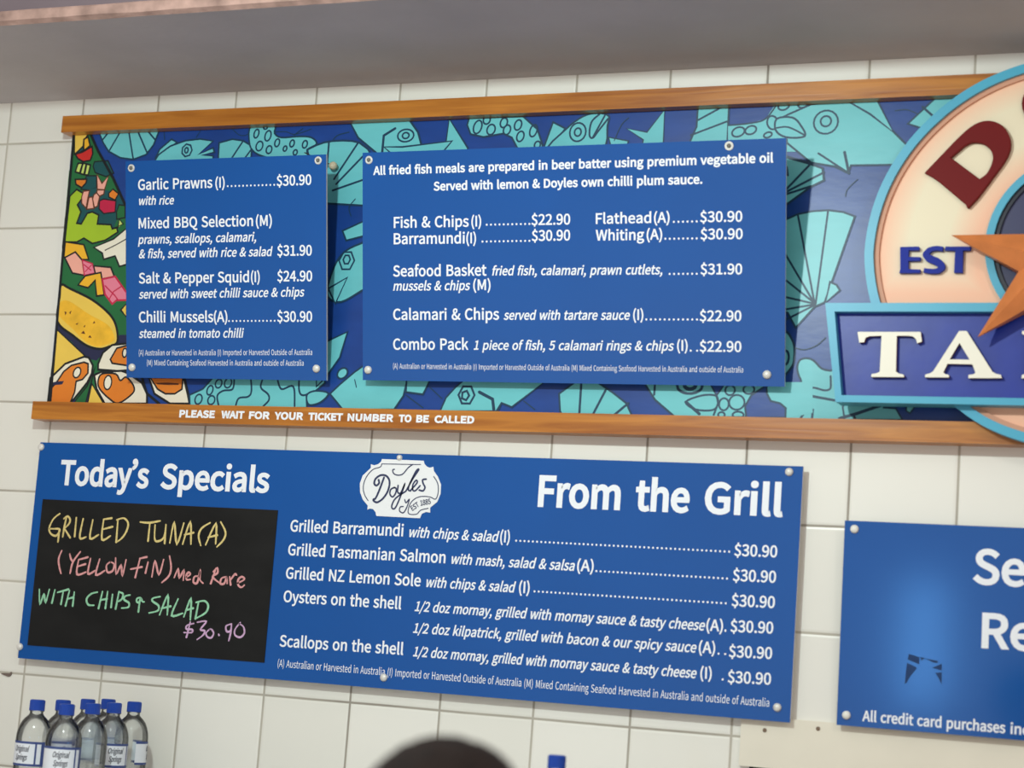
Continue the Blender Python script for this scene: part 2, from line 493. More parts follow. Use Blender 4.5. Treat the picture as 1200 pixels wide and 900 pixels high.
# ------------------------------------------------------------------ lettering: outlines of a plain humanist sans, cap height 700
GLYPHS = {
    ' ': (290, ''),
    '$': (530, '238,-117 301,-117 301,-10 369,11 421,50 454,106 466,176 419,304 317,374 214,431 167,518 175,560 196,592 230,613 275,621 314,617 347,605 376,586 405,561 452,612 421,641 387,664 347,682 301,691 301,798 238,798 238,690 175,671 126,633 94,579 83,513 130,396 232,329 334,268 381,170 373,125 351,90 313,68 261,60 214,66 171,81 132,103 96,131 55,71 93,41 138,16 187,-2 238,-11'),
    '&': (649, '247,-12 306,-7 359,9 406,35 449,68 491,40 532,17 572,0 610,-12 633,60 603,70 571,85 537,104 502,127 541,184 574,245 602,309 625,377 543,377 525,319 502,265 475,216 445,171 396,214 349,263 305,314 267,368 325,411 376,458 411,512 425,575 416,631 389,674 346,702 287,712 222,700 171,665 139,613 127,548 130,509 139,469 154,427 173,384 121,345 76,300 46,246 34,181 50,104 94,42 161,2;392,114 360,90 328,73 293,61 258,57 203,66 159,92 130,133 119,186 126,225 145,260 173,293 208,323 248,267 292,212 341,161;235,425 221,457 210,489 204,520 202,549 208,589 225,622 252,643 288,651 318,645 339,628 351,603 354,573 345,530 319,492 281,458'),
    "'": (265, '105,461 159,461 176,639 178,736 86,736 88,639'),
    '(': (323, '228,-187 282,-163 228,-57 190,57 168,176 160,297 168,418 190,536 228,650 282,756 228,781 169,671 125,556 97,431 88,297 97,162 125,38 169,-78'),
    ')': (323, '95,-187 154,-78 198,38 225,162 235,297 225,431 198,556 154,671 95,781 40,756 94,650 133,536 156,418 163,297 156,176 133,57 94,-57 40,-163'),
    ',': (265, '72,-181 130,-148 174,-102 201,-47 211,18 206,61 191,93 168,113 138,120 112,116 91,104 77,85 72,59 77,34 91,14 111,2 136,-2 146,-1 139,-42 120,-77 90,-107 51,-130'),
    '.': (265, '133,-12 157,-8 177,6 191,27 196,53 191,81 177,102 157,116 133,120 108,116 88,102 75,81 70,53 75,27 88,6 108,-8'),
    '/': (374, '11,-171 74,-171 360,758 297,758'),
    '0': (530, '265,-12 356,10 424,78 468,192 483,352 468,511 424,623 356,690 265,712 175,690 106,623 63,511 48,352 63,192 106,78 175,10;265,58 211,75 169,128 142,220 132,352 142,484 169,575 211,627 265,644 320,627 362,575 389,484 399,352 389,220 362,128 320,75'),
    '1': (530, '84,0 468,0 468,73 328,73 328,700 261,700 231,685 197,671 159,660 116,650 116,595 241,595 241,73 84,73'),
    '2': (530, '42,0 482,0 482,75 288,75 261,75 231,73 202,71 174,69 286,183 373,294 429,401 449,507 435,592 394,656 329,698 244,712 183,705 129,685 82,652 38,610 89,561 120,593 155,619 193,636 234,642 291,631 331,603 355,559 363,503 344,409 285,304 185,186 42,52'),
    '3': (530, '251,-12 339,1 411,40 459,103 477,187 465,253 433,305 386,342 329,365 329,370 379,395 419,431 444,479 453,538 437,612 395,667 330,701 248,712 191,706 141,689 95,662 53,629 100,574 132,601 167,623 205,637 245,642 295,634 332,611 356,576 364,531 354,478 321,436 262,408 170,397 170,330 272,320 340,292 377,248 388,190 377,136 348,95 303,69 245,60 191,67 145,85 106,110 73,140 28,84 67,48 116,17 177,-4'),
    '4': (530, '325,0 407,0 407,193 500,193 500,263 407,263 407,700 310,700 19,250 19,193 325,193;325,263 110,263 269,501 284,527 299,553 312,579 326,605 329,605 328,575 326,541 325,507 325,477'),
    '5': (530, '250,-12 336,4 409,50 460,125 479,227 463,327 417,397 350,438 268,451 239,449 212,443 187,435 163,423 181,626 445,626 445,700 105,700 82,373 129,344 157,361 185,374 213,382 245,385 305,374 351,343 380,293 391,225 379,156 347,104 300,72 242,60 186,67 140,84 102,109 70,138 26,80 66,46 115,16 176,-5'),
    '6': (530, '287,-12 365,4 429,50 473,122 489,215 475,311 436,380 375,421 294,435 252,429 211,412 171,386 136,350 152,487 191,577 247,626 316,641 347,637 377,626 404,609 427,587 477,641 445,670 407,692 363,707 312,712 215,692 132,626 75,509 53,334 71,183 120,74 194,9;138,281 173,322 210,350 246,365 280,370 335,359 375,328 398,279 406,215 397,150 372,100 334,68 287,56 228,71 183,114 153,184'),
    '7': (530, '189,0 280,0 294,187 325,348 385,496 485,647 485,700 47,700 47,626 387,626 300,485 241,341 206,183'),
    '8': (530, '267,-12 357,2 426,40 470,97 486,168 476,233 450,283 413,322 369,352 369,357 400,387 430,426 453,473 461,526 448,601 410,659 350,697 269,711 193,698 133,661 92,605 77,533 85,482 106,438 136,401 172,371 172,368 125,336 84,293 55,239 44,174 61,99 107,40 178,2;315,380 255,406 205,438 170,479 157,533 165,579 188,615 223,637 268,646 318,636 355,610 379,570 387,521 382,483 369,447 346,413;268,53 210,62 163,89 132,130 121,181 128,229 148,272 179,309 218,340 289,310 348,276 388,232 403,171 393,123 366,86 324,61'),
    '9': (530, '224,-12 319,9 400,77 457,199 478,380 461,526 411,630 336,692 243,712 165,696 101,650 58,578 42,485 56,390 95,321 156,280 235,265 279,272 321,289 361,315 396,350 379,214 340,124 286,75 222,60 188,64 157,74 128,91 103,114 55,59 88,31 126,8 171,-7;395,424 359,381 322,352 285,336 249,330 195,341 156,373 132,421 124,485 133,551 158,601 196,633 244,645 303,630 349,588 380,519'),
    'A': (581, '4,0 93,0 160,214 416,214 483,0 577,0 339,700 241,700;182,284 217,392 235,450 253,509 270,568 286,628 290,628 307,568 325,509 342,451 361,392 394,284'),
    'B': (627, '96,0 319,0 427,13 510,51 565,115 584,205 574,269 544,319 499,353 442,372 442,377 486,400 518,435 538,479 544,529 527,608 477,661 401,691 304,700 96,700;184,403 184,630 292,630 364,624 416,605 447,570 457,518 448,469 418,433 366,411 288,403;184,71 184,334 307,334 388,327 448,304 485,265 498,208 485,147 447,104 387,79 307,71'),
    'C': (609, '360,-12 424,-6 481,14 531,45 575,88 526,144 491,111 453,86 411,70 364,65 273,85 205,142 161,233 146,352 162,470 207,559 277,615 367,635 409,630 447,617 480,596 510,569 558,626 523,659 479,686 426,705 366,712 242,688 144,616 79,502 55,350 78,197 142,83 239,12'),
    'D': (657, '96,0 275,0 415,24 517,93 579,204 601,352 579,501 517,610 413,677 271,700 96,700;184,73 184,628 264,628 372,610 449,557 495,470 510,352 495,234 449,146 372,91 264,73'),
    'E': (562, '96,0 510,0 510,75 184,75 184,330 450,330 450,406 184,406 184,626 499,626 499,700 96,700'),
    'F': (527, '96,0 184,0 184,314 452,314 452,389 184,389 184,626 499,626 499,700 96,700'),
    'G': (658, '371,-12 438,-6 498,11 548,36 587,69 587,363 357,363 357,289 506,289 506,106 482,89 451,76 417,68 380,65 280,85 207,142 162,233 146,352 163,470 210,559 283,615 379,635 427,630 467,616 501,595 530,569 578,626 543,658 498,685 443,705 376,712 248,688 146,616 79,502 55,350 79,197 144,83 244,12'),
    'H': (695, '96,0 184,0 184,330 511,330 511,0 600,0 600,700 511,700 511,407 184,407 184,700 96,700'),
    'I': (280, '96,0 184,0 184,700 96,700'),
    'K': (617, '96,0 184,0 184,222 305,365 515,0 613,0 360,435 580,700 479,700 186,349 184,349 184,700 96,700'),
    'L': (519, '96,0 491,0 491,75 184,75 184,700 96,700'),
    'M': (775, '96,0 176,0 176,388 175,437 172,491 168,544 164,594 168,594 224,435 357,71 416,71 548,435 605,594 608,594 605,544 601,491 598,437 597,388 597,0 679,0 679,700 573,700 439,326 427,290 416,253 404,216 391,180 387,180 374,216 362,253 349,290 336,326 202,700 96,700'),
    'N': (690, '96,0 180,0 180,368 178,423 176,478 172,533 169,586 173,586 248,442 503,0 594,0 594,700 510,700 510,336 511,281 514,224 518,168 522,115 518,115 442,259 186,700 96,700'),
    'O': (709, '354,-12 475,13 570,86 631,201 653,352 631,503 570,617 475,688 354,712 233,688 139,617 77,503 55,352 77,201 139,86 233,13;354,65 269,85 203,143 161,234 146,352 161,470 203,559 269,615 354,635 440,615 506,559 548,470 562,352 548,234 506,143 440,85'),
    'P': (605, '96,0 184,0 184,279 300,279 405,292 486,331 539,399 558,495 539,591 486,655 403,689 296,700 96,700;184,350 184,628 285,628 366,622 423,600 458,559 470,495 459,430 425,385 369,359 288,350'),
    'Q': (709, '354,61 269,82 203,140 161,232 146,352 161,470 203,559 269,615 354,635 440,615 506,559 548,470 562,352 548,232 506,140 440,82;568,-176 599,-175 626,-171 650,-166 668,-159 651,-92 637,-96 620,-99 600,-101 578,-102 524,-96 475,-79 435,-49 406,-9 507,30 585,106 635,215 653,352 631,503 570,617 475,688 354,712 233,688 139,617 77,503 55,352 74,212 126,102 207,27 311,-10 350,-76 406,-128 479,-163'),
    'R': (606, '184,368 184,628 302,628 375,622 428,601 461,562 472,504 461,444 428,402 375,376 302,368;480,0 580,0 402,307 467,332 516,373 548,430 560,504 541,596 491,657 413,690 315,700 96,700 96,0 184,0 184,297 310,297'),
    'S': (569, '290,-12 389,3 464,45 511,108 528,186 517,254 486,306 441,344 384,373 285,416 243,435 206,458 179,490 168,534 177,576 204,608 245,628 299,635 345,631 387,618 424,597 458,570 504,626 463,661 414,688 359,706 299,712 211,699 141,660 95,602 78,527 91,460 125,409 171,373 221,348 321,304 367,282 405,257 429,225 438,179 428,132 400,96 353,73 291,65 237,71 186,89 139,116 98,152 46,91 95,48 153,16 219,-5'),
    'T': (572, '242,0 330,0 330,626 542,626 542,700 30,700 30,626 242,626'),
    'U': (689, '345,-12 444,3 524,54 577,147 596,288 596,700 511,700 511,286 498,181 463,113 410,76 345,65 281,76 229,113 194,181 181,286 181,700 94,700 94,288 113,147 165,54 245,3'),
    'W': (838, '173,0 278,0 382,422 391,463 400,503 409,542 417,582 421,582 430,542 438,503 447,463 456,422 562,0 668,0 813,700 729,700 653,319 644,262 634,206 624,149 615,92 609,92 597,149 584,206 572,263 560,319 462,700 381,700 285,319 272,262 259,206 247,149 235,92 231,92 221,149 210,206 200,262 189,319 116,700 25,700'),
    'Y': (507, '209,0 297,0 297,271 508,700 416,700 327,502 310,464 292,426 274,387 256,349 252,349 234,387 217,426 200,464 183,502 93,700 -1,700 209,271'),
    'Z': (576, '48,0 531,0 531,75 157,75 526,647 526,700 81,700 81,626 417,626 48,53'),
    'a': (538, '207,-12 254,-7 299,9 340,33 379,62 382,62 390,0 461,0 461,319 451,407 419,474 363,517 282,532 221,526 166,509 118,488 78,464 112,404 145,424 182,442 223,455 267,459 320,448 353,419 370,377 374,329 232,304 133,265 75,209 56,135 68,72 99,26 147,-3;232,58 196,63 167,77 147,103 140,140 152,186 192,223 264,251 374,270 374,126 338,97 303,75 268,63'),
    'b': (590, '316,-12 401,6 473,61 523,149 541,267 528,376 488,460 424,513 335,532 292,526 250,511 209,488 172,459 176,552 176,760 88,760 88,0 158,0 165,53 169,53 204,26 241,5 279,-8;302,61 274,64 243,73 210,89 176,115 176,388 212,418 247,440 280,454 313,458 377,445 419,406 443,345 451,266 440,180 408,116 361,75'),
    'c': (487, '292,-12 338,-8 382,5 423,25 460,53 422,112 396,92 367,75 335,64 300,60 235,74 184,115 151,177 139,259 152,340 186,403 237,444 303,458 332,455 358,446 383,432 406,414 450,471 420,494 386,514 346,527 299,532 204,514 124,460 70,374 50,259 68,144 119,59 196,6'),
    'd': (592, '265,-12 310,-7 352,9 389,33 422,61 425,61 433,0 504,0 504,760 416,760 416,561 421,472 388,497 354,516 317,528 275,532 190,513 118,458 69,372 51,259 66,144 109,58 176,6;284,61 223,75 178,114 150,176 140,260 152,341 184,403 232,444 290,458 322,455 353,446 385,429 416,404 416,132 384,101 352,79 318,65'),
    'e': (529, '298,-12 348,-8 392,3 432,19 468,40 437,98 408,81 377,68 344,60 308,57 240,70 187,106 151,164 136,239 485,239 487,249 488,261 489,274 489,288 475,389 435,466 370,515 282,532 196,513 121,459 69,373 50,259 69,144 122,59 201,6;135,301 152,370 186,420 231,451 284,462 338,452 379,421 404,370 413,301'),
    'f': (310, '32,448 102,448 102,0 189,0 189,448 299,448 299,519 189,519 189,601 194,645 207,677 230,696 263,703 277,702 291,699 306,695 321,689 340,756 321,763 300,768 277,771 253,773 186,761 139,727 111,673 102,602 102,519 32,514'),
    'g': (539, '263,-239 371,-224 454,-185 507,-128 525,-59 514,-4 480,35 423,57 345,64 243,64 199,68 171,80 156,98 152,120 154,140 161,156 172,170 185,182 203,175 223,169 242,165 262,164 336,177 397,213 437,270 452,345 449,377 440,406 427,431 410,452 516,452 516,519 335,519 320,524 303,528 283,531 262,532 187,519 126,482 83,424 68,347 74,302 89,264 111,232 136,207 136,203 115,186 97,164 83,137 78,107 82,79 92,55 107,36 125,22 125,17 93,-7 69,-36 54,-67 49,-100 64,-159 108,-203 176,-230;262,223 220,232 185,257 161,296 152,347 161,398 184,436 219,460 262,468 305,460 340,436 364,398 372,347 364,296 340,257 304,232;275,-179 212,-172 165,-154 135,-125 125,-88 128,-65 137,-43 154,-21 178,0 195,-4 212,-6 229,-7 244,-8 334,-8 380,-11 413,-22 433,-43 439,-74 428,-113 395,-146 343,-170'),
    'h': (580, '88,0 176,0 176,376 212,411 246,436 280,451 317,456 361,448 392,423 410,380 415,317 415,0 502,0 502,329 493,416 464,480 414,519 344,532 294,525 249,506 209,479 172,445 176,552 176,760 88,760'),
    'i': (263, '88,0 176,0 176,519 88,519;132,626 155,630 174,641 186,660 190,684 186,707 174,724 155,736 132,740 108,736 90,724 79,707 74,684 79,660 90,641 108,630'),
    'k': (527, '88,0 174,0 174,137 271,250 423,0 518,0 322,309 495,519 397,519 178,245 174,245 174,760 88,760'),
    'l': (271, '180,-12 196,-12 209,-10 220,-8 230,-5 218,62 212,61 207,60 203,60 200,60 190,62 183,69 178,80 176,97 176,760 88,760 88,103 93,54 109,18 138,-5'),
    'm': (884, '88,0 176,0 176,376 210,411 244,436 275,451 306,456 348,448 379,423 396,380 402,317 402,0 489,0 489,376 524,411 558,436 589,451 620,456 663,448 693,423 710,380 716,317 716,0 803,0 803,329 794,416 765,480 716,519 647,532 600,525 557,504 515,473 475,433 455,474 425,505 385,525 331,532 286,525 245,506 206,478 170,443 168,443 159,519 88,519'),
    'n': (583, '88,0 176,0 176,376 212,411 246,436 280,451 317,456 361,448 392,423 410,380 415,317 415,0 502,0 502,329 493,416 464,480 414,519 344,532 294,525 249,506 208,478 170,443 168,443 159,519 88,519'),
    'o': (579, '289,-12 380,6 457,59 509,144 529,259 509,374 457,460 380,514 289,532 198,514 122,460 69,374 50,259 69,144 122,59 198,6;289,60 228,74 181,115 150,177 139,259 150,340 181,403 228,444 289,458 351,444 398,403 429,340 440,259 429,177 398,115 351,74'),
    'p': (592, '88,-219 176,-219 176,-43 173,48 208,22 244,3 281,-9 316,-12 401,6 473,61 523,149 541,267 528,376 488,460 424,513 335,532 291,526 248,510 207,486 170,458 168,458 159,519 88,519;302,61 274,64 243,73 210,89 176,115 176,388 212,418 247,440 281,454 313,458 377,445 419,406 443,345 451,266 440,180 408,116 361,75'),
    'q': (592, '416,-219 504,-219 504,519 435,519 426,470 424,470 390,496 355,516 318,528 275,532 190,513 118,458 69,372 51,259 66,144 109,58 176,6 265,-12 308,-7 350,8 387,31 421,60 416,-34;284,61 223,75 178,114 150,176 140,260 152,341 184,403 232,444 290,458 322,455 353,446 385,429 416,404 416,132 384,101 352,79 318,65'),
    'r': (371, '88,0 176,0 176,333 204,389 237,426 272,447 306,454 320,453 333,451 344,449 356,445 372,520 360,526 347,529 333,531 317,532 275,524 236,503 200,469 170,424 168,424 159,519 88,519'),
    's': (447, '223,-12 304,0 363,33 399,82 412,141 398,203 361,246 311,276 254,299 212,315 176,334 152,357 142,389 148,418 166,442 196,458 239,464 271,461 301,451 329,436 356,418 398,473 366,496 327,514 284,527 238,532 162,520 106,489 71,442 59,385 73,328 107,287 156,257 210,235 253,218 291,198 318,171 329,137 322,105 303,79 271,62 226,55 183,60 143,72 107,92 73,117 31,59 71,31 118,8 169,-7'),
    't': (360, '250,-12 275,-11 300,-6 324,0 347,7 329,73 316,67 301,63 285,59 270,58 232,65 208,84 194,115 190,158 190,448 331,448 331,519 190,519 190,665 117,665 108,519 26,514 26,448 103,448 103,160 111,90 135,35 181,0'),
    'u': (580, '240,-12 289,-6 333,13 373,43 411,81 414,81 420,0 493,0 493,519 406,519 406,151 371,111 337,84 303,68 265,63 221,71 191,96 174,138 168,201 168,519 80,519 80,190 90,102 119,39 168,1'),
    'v': (498, '200,0 302,0 485,519 399,519 301,223 289,185 277,147 265,108 253,71 248,71 237,108 225,147 213,185 201,223 103,519 12,519'),
    'w': (766, '170,0 271,0 345,278 354,315 363,352 372,390 380,429 385,429 394,390 402,353 411,316 420,280 495,0 601,0 741,519 657,519 582,219 573,182 565,146 558,110 550,74 545,74 536,110 527,146 518,182 509,219 428,519 343,519 262,219 253,182 244,146 235,110 227,74 223,74 215,110 207,146 200,182 192,219 115,519 26,519'),
    'x': (476, '14,0 106,0 176,121 189,145 202,168 215,191 228,214 233,214 248,191 262,168 276,145 289,121 366,0 461,0 290,262 448,519 357,519 293,405 281,383 270,361 259,340 247,318 243,318 230,340 217,361 204,383 192,405 122,519 28,519 185,270'),
    'y': (498, '96,-223 165,-210 218,-172 259,-115 290,-44 485,519 400,519 307,231 296,195 286,158 275,121 265,84 260,84 246,121 233,159 221,196 208,231 103,519 12,519 221,-1 209,-40 190,-85 164,-120 132,-143 93,-152 82,-151 71,-149 61,-146 53,-143 35,-213 48,-217 63,-221 79,-223'),
    'z': (454, '33,0 426,0 426,71 143,71 417,472 417,519 63,519 63,448 307,448 33,47'),
    '’': (230, '46,572 66,536 110,564 148,604 175,655 185,714 179,751 163,779 139,798 110,805 82,800 61,785 49,766 45,743 49,719 61,700 80,687 105,682 113,683 120,684 126,687 131,689 125,657 108,625 81,595'),
}

def glyph_loops(ch):
    adv, d = GLYPHS[ch]
    return adv, [[tuple(map(int, p.split(','))) for p in lp.split()] for lp in d.split(';')] if d else []


def text_width(s):
    """Width of a line from its first to its last ink, cap height 700."""
    x = 0
    lo, hi = None, 0
    for ch in s:
        adv, lps = glyph_loops(ch)
        for lp in lps:
            for px, _ in lp:
                lo = x + px if lo is None else min(lo, x + px)
                hi = max(hi, x + px)
        x += adv
    return lo, hi


def write(mb, s, p0, p1, cap, italic=False, bold=0.0, z=0.0004, mi=0, wrap=None):
    """Set a line of lettering from p0 to p1 (both on its baseline), cap height in metres."""
    lo, hi = text_width(s)
    d = Vector(p1) - Vector(p0)
    p0 = Vector(p0) + d.normalized() * bold * cap
    d = d - d.normalized() * 2 * bold * cap
    sx = (d.length - (0.15 * cap if italic else 0.0)) / (hi - lo)
    sy = cap / 700
    t = d.normalized()
    up = Vector((-t.y, t.x))
    sh = 0.19 if italic else 0.0
    x = -lo
    for ch in s:
        adv, lps = glyph_loops(ch)
        if lps:
            L = []
            for li, lp in enumerate(lps):
                if bold > 0.03 and ch in 'ij' and li == 1:          # keep the dot clear of a heavy stem
                    lp = [(gx, gy + bold * 600) for gx, gy in lp]
                q = []
                for gx, gy in lp:
                    p = Vector(p0) + t * ((x + gx) * sx + gy * sy * sh) + up * (gy * sy)
                    q.append((p.x, p.y))
                L.append(q)
            for grp in ([[q] for q in L] if ch in 'ij' else [L]):
                mb.fill(grp, z + 9e-5, mi)
            if bold:
                mb.lift = 0
                for q in L:
                    mb.stroke(q, 2 * bold * cap, z, mi, closed=True)
        x += adv


def on_face(F, mb, s, a, b, cap_px, italic=False, bold=0.035, mi=0, z=0.0004):
    """The same, with the ends and cap height surveyed on the frame F."""
    p0, p1 = F.at(*a), F.at(*b)
    c = (F.at(a[0], a[1] - cap_px)[1] - p0[1] + F.at(b[0], b[1] - cap_px)[1] - p1[1]) / 2
    write(mb, s, p0, p1, c, italic, bold, z, mi)


def dots(F, mb, n, a, b, r=0.0021, mi=0):
    p, q = F.at(*a), F.at(*b)
    for i in range(n):
        t = i / max(1, n - 1)
        mb.fill([ellipse(p[0] + (q[0] - p[0]) * t, p[1] + (q[1] - p[1]) * t, r, r, n=10)], 0.00046, mi)


def P(F, x0, y0, s, txt):
    """Points given as 'X,Y X,Y' in a survey sheet with its corner at x0,y0 and scale s, on the frame F."""
    return [F.at(x0 + float(a) / s, y0 + float(b) / s) for a, b in (w.split(',') for w in txt.split())]


WHITE = mat('white_vinyl', (236, 240, 246), 0.45)
BLUE = mat('blue_sign_enamel', (3, 80, 156), 0.12, vary=0.05, scale=3.0, spec=0.5)
EDGE = mat('pale_sheet_edge', (205, 208, 214), 0.5)
STEEL = mat('zinc_screw', (222, 220, 214), 0.4, metal=0.15, vary=0.1, scale=300)
DARKSTEEL = mat('screw_recess', (120, 118, 112), 0.5, metal=0.3)

# ================================================================== the setting
TILES = tile_material()
HX0, HX1, HZ0, HZ1 = 8.19 * T, 15.5 * T, 1.22, ZT - 6.262 * T       # serving hatch
SOFFIT = ZT + 0.49 * T
X0, X1 = -1.6, 6.2
w = MB()
for x0, x1, z0, z1 in ((X0, HX0, 0, SOFFIT), (HX1, X1, 0, SOFFIT), (HX0, HX1, HZ1, SOFFIT), (HX0, HX1, 0, HZ0)):
    b = len(w.v)
    w.v += [(x0, 0, z0), (x1, 0, z0), (x1, 0, z1), (x0, 0, z1)]
    w.face((b, b + 1, b + 2, b + 3), 0)
tag(w.build('wall_back', TILES), 'white square glazed tile wall behind the menu signs', 'wall', kind='structure')

h = MB()
b = len(h.v)
h.v += [(HX0, 0, HZ0), (HX1, 0, HZ0), (HX1, 0, HZ1), (HX0, 0, HZ1), (HX0, 0.5, HZ0), (HX1, 0.5, HZ0), (HX1, 0.5, HZ1), (HX0, 0.5, HZ1)]
for q in ((0, 1, 5, 4), (1, 2, 6, 5), (2, 3, 7, 6), (3, 0, 4, 7), (4, 5, 6, 7)):
    h.face(q, 0)
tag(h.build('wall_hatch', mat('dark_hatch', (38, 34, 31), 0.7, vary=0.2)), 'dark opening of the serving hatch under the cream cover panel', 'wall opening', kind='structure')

fl = MB()
fl.v += [(X0, -6, 0), (X1, -6, 0), (X1, 0.5, 0), (X0, 0.5, 0)]
fl.face((0, 1, 2, 3), 0)
tag(fl.build('floor', mat('floor_tiles', (196, 186, 174), 0.5, vary=0.1)), 'grey shop floor in front of the counter', 'floor', kind='structure')

# concrete beam above the tiles: grey underside, chipped front edge, mauve grey face
SD = (CAM_LOC + ray(0, 28) * ((SOFFIT - CAM_LOC.z) / ray(0, 28).z)).y
CONCRETE = mat('grey_painted_concrete', (182, 177, 178), 0.75, vary=0.06, scale=5, bump=0.35, bscale=30)
CHIPPED = mat('chipped_pink_edge', (172, 142, 132), 0.85, vary=0.4, scale=18, bump=0.7, bscale=60)
BEAMFACE = mat('mauve_beam_face', (112, 100, 106), 0.8, vary=0.08, scale=6)
c = MB()
nx = 90
rows = []
for i in range(nx + 1):
    x = X0 + (X1 - X0) * i / nx
    j = 0.004 * noise.noise(Vector((x * 9, 0, 3))) + 0.002 * noise.noise(Vector((x * 31, 2, 3)))
    k = 0.003 * noise.noise(Vector((x * 7, 9, 1)))
    rows.append([(x, 0.02, SOFFIT), (x, SD + 0.012 + j, SOFFIT), (x, SD + j * 0.6, SOFFIT + 0.006 + j), (x, SD - 0.002 + k, SOFFIT + 0.023 + k), (x, SD + 0.002, SOFFIT + 0.027 + k), (x, SD + 0.002, SOFFIT + 0.42)])
for r in rows:
    c.v += r
for i in range(nx):
    for k, mi in enumerate((0, 1, 1, 1, 2)):
        a = i * 6 + k
        c.face((a, a + 1, a + 7, a + 6), mi)
tag(c.build('ceiling', [CONCRETE, CHIPPED, BEAMFACE]), 'grey painted concrete beam above the tiles with chipped pinkish edge', 'ceiling', kind='structure')

cp = MB()
cp.box((8.10 * T, -0.008, HZ1), (HX1 + 0.1, 0.0, ZT - 5.80 * T), 0)
CREAM = mat('cream_panel_paint', (228, 222, 206), 0.5, vary=0.03)
tag(cp.build('trim_1', CREAM), 'cream painted cover panel below the credit card sign', 'trim', kind='structure')
ch = MB()
for cx, cz in ((8.36, -5.93), (8.80, -5.875)):
    ch.lathe([(0.0025, 0), (0.0035, 0.001), (0.0, 0.0015)], 10, 0)
hole = MB()
for cx, cz in ((8.33, -5.92), (8.83, -5.865)):
    hole.prism([ellipse(cx * T, cz * T, 0.004, 0.004, n=12)], 0, 0.0008, 0)
o = hole.build('trim_screws', mat('rusty_screw', (120, 100, 82), 0.6), None, Matrix.Translation((0, -0.0081, ZT)) @ Matrix.Rotation(math.pi / 2, 4, 'X'))
tag(o, 'two small rusty screw heads in the cream cover panel', 'trim', kind='structure')

# chipped plug hole at the left edge, low on the wall
FW = Frame((0, -0.0004, 0))
hk = MB()
hk.prism([smooth(P(FW, 0, 770, 20, '30,385 120,375 235,380 250,350 275,350 285,390 255,440 200,460 120,430'), True, 3)], 0, 0.0015, 0)
tag(hk.build('broken_wall_plug', mat('brown_plug', (112, 98, 90), 0.7, vary=0.2, scale=90), None, FW.matrix()),
    'small dark broken plug stuck in the grout at far left', 'wall plug')

# ================================================================== mural sign with timber rails
FM = Frame((0, -0.020, ZT - 3.3 * T))
mural = thing('mural_sign', 'long mural of turquoise fish and food between two varnished timber rails', 'mural', FM.matrix())
NAVY, CYAN, INK = 0, 1, 2
mm = [mat('mural_navy', (24, 64, 138), 0.33, vary=0.12, scale=9, bump=0.05, bscale=25, stretch=(1, 2.5, 1)),
      mat('mural_turquoise', (106, 192, 198), 0.35, vary=0.05, scale=9, bump=0.05, bscale=25, stretch=(1, 2.5, 1)),
      mat('mural_ink', (22, 58, 84), 0.4),
      mat('mural_green', (32, 104, 58), 0.4, vary=0.1), mat('mural_teal', (20, 80, 84), 0.4, vary=0.08), mat('mural_lime', (160, 190, 42), 0.4, vary=0.08),
      mat('mural_pale_green', (196, 214, 110), 0.4), mat('mural_yellow', (232, 196, 84), 0.4, vary=0.06), mat('mural_gold', (236, 178, 44), 0.4, vary=0.06),
      mat('mural_red', (198, 44, 40), 0.4, vary=0.1), mat('mural_orange', (222, 126, 40), 0.4, vary=0.1), mat('mural_pink', (236, 168, 150), 0.4, vary=0.05),
      mat('mural_rose', (226, 126, 148), 0.4, vary=0.05), mat('mural_crimson', (192, 32, 70), 0.4, vary=0.08), mat('mural_cream', (232, 226, 206), 0.4, vary=0.05),
      mat('mural_black', (20, 26, 30), 0.4), mat('mural_midnight', (36, 40, 72), 0.4), mat('mural_corn', (234, 180, 48), 0.4, vary=0.16, scale=26),
      mat('mural_brown', (92, 46, 24), 0.5)]
GREEN, TEAL, LIME, PALE, YEL, GOLD, RED, ORA, PINK, ROSE, CRIM, CREAMM, BLK, MID, CORN, BRN = range(3, 19)
M = MB()
pw, ph0, ph1 = 22.5 * T, 0.030, 3.42 * T
xl0, xl1 = FM.at(57, 471)[0], FM.at(85, 157)[0]
M.prism([[(xl0, ph0), (pw, ph0), (pw, ph1), (xl1, ph1)]], -0.020, 0.0, NAVY)
PX = 0.0025            # one survey pixel on this panel, for brush widths


def shape(sheet, txt, mi, curve=False, line=INK, w=1.6, closed=True):
    pts = P(FM, *sheet, txt)
    if curve:
        pts = smooth(pts, True, 4)
    M.lift += 4e-6
    M.fill([pts], 0.0003 + M.lift, mi)
    if line is not None:
        M.stroke(pts, w * PX, 0.0003, line, closed=closed)


def brush(sheet, txt, w=1.6, mi=INK, curve=False):
    pts = P(FM, *sheet, txt)
    M.stroke(smooth(pts, False, 5) if curve else pts, w * PX, 0.0003, mi)


def ring(sheet, cx, cy, rx, ry, w=1.5, mi=INK, fill=None, n=18, tilt=0.0):
    c0 = P(FM, *sheet, '%f,%f' % (cx, cy))[0]
    k = 0.00193 / sheet[2]
    pts = ellipse(c0[0], c0[1], rx * k, ry * k, tilt, n)
    if fill is not None:
        M.lift += 4e-6
        M.fill([pts], 0.0003 + M.lift, fill)
    M.stroke(pts, w * PX, 0.0003, mi, closed=True)


A = (40, 140, 6)
B = (0, 100, 3)
C = (40, 320, 5.4545)
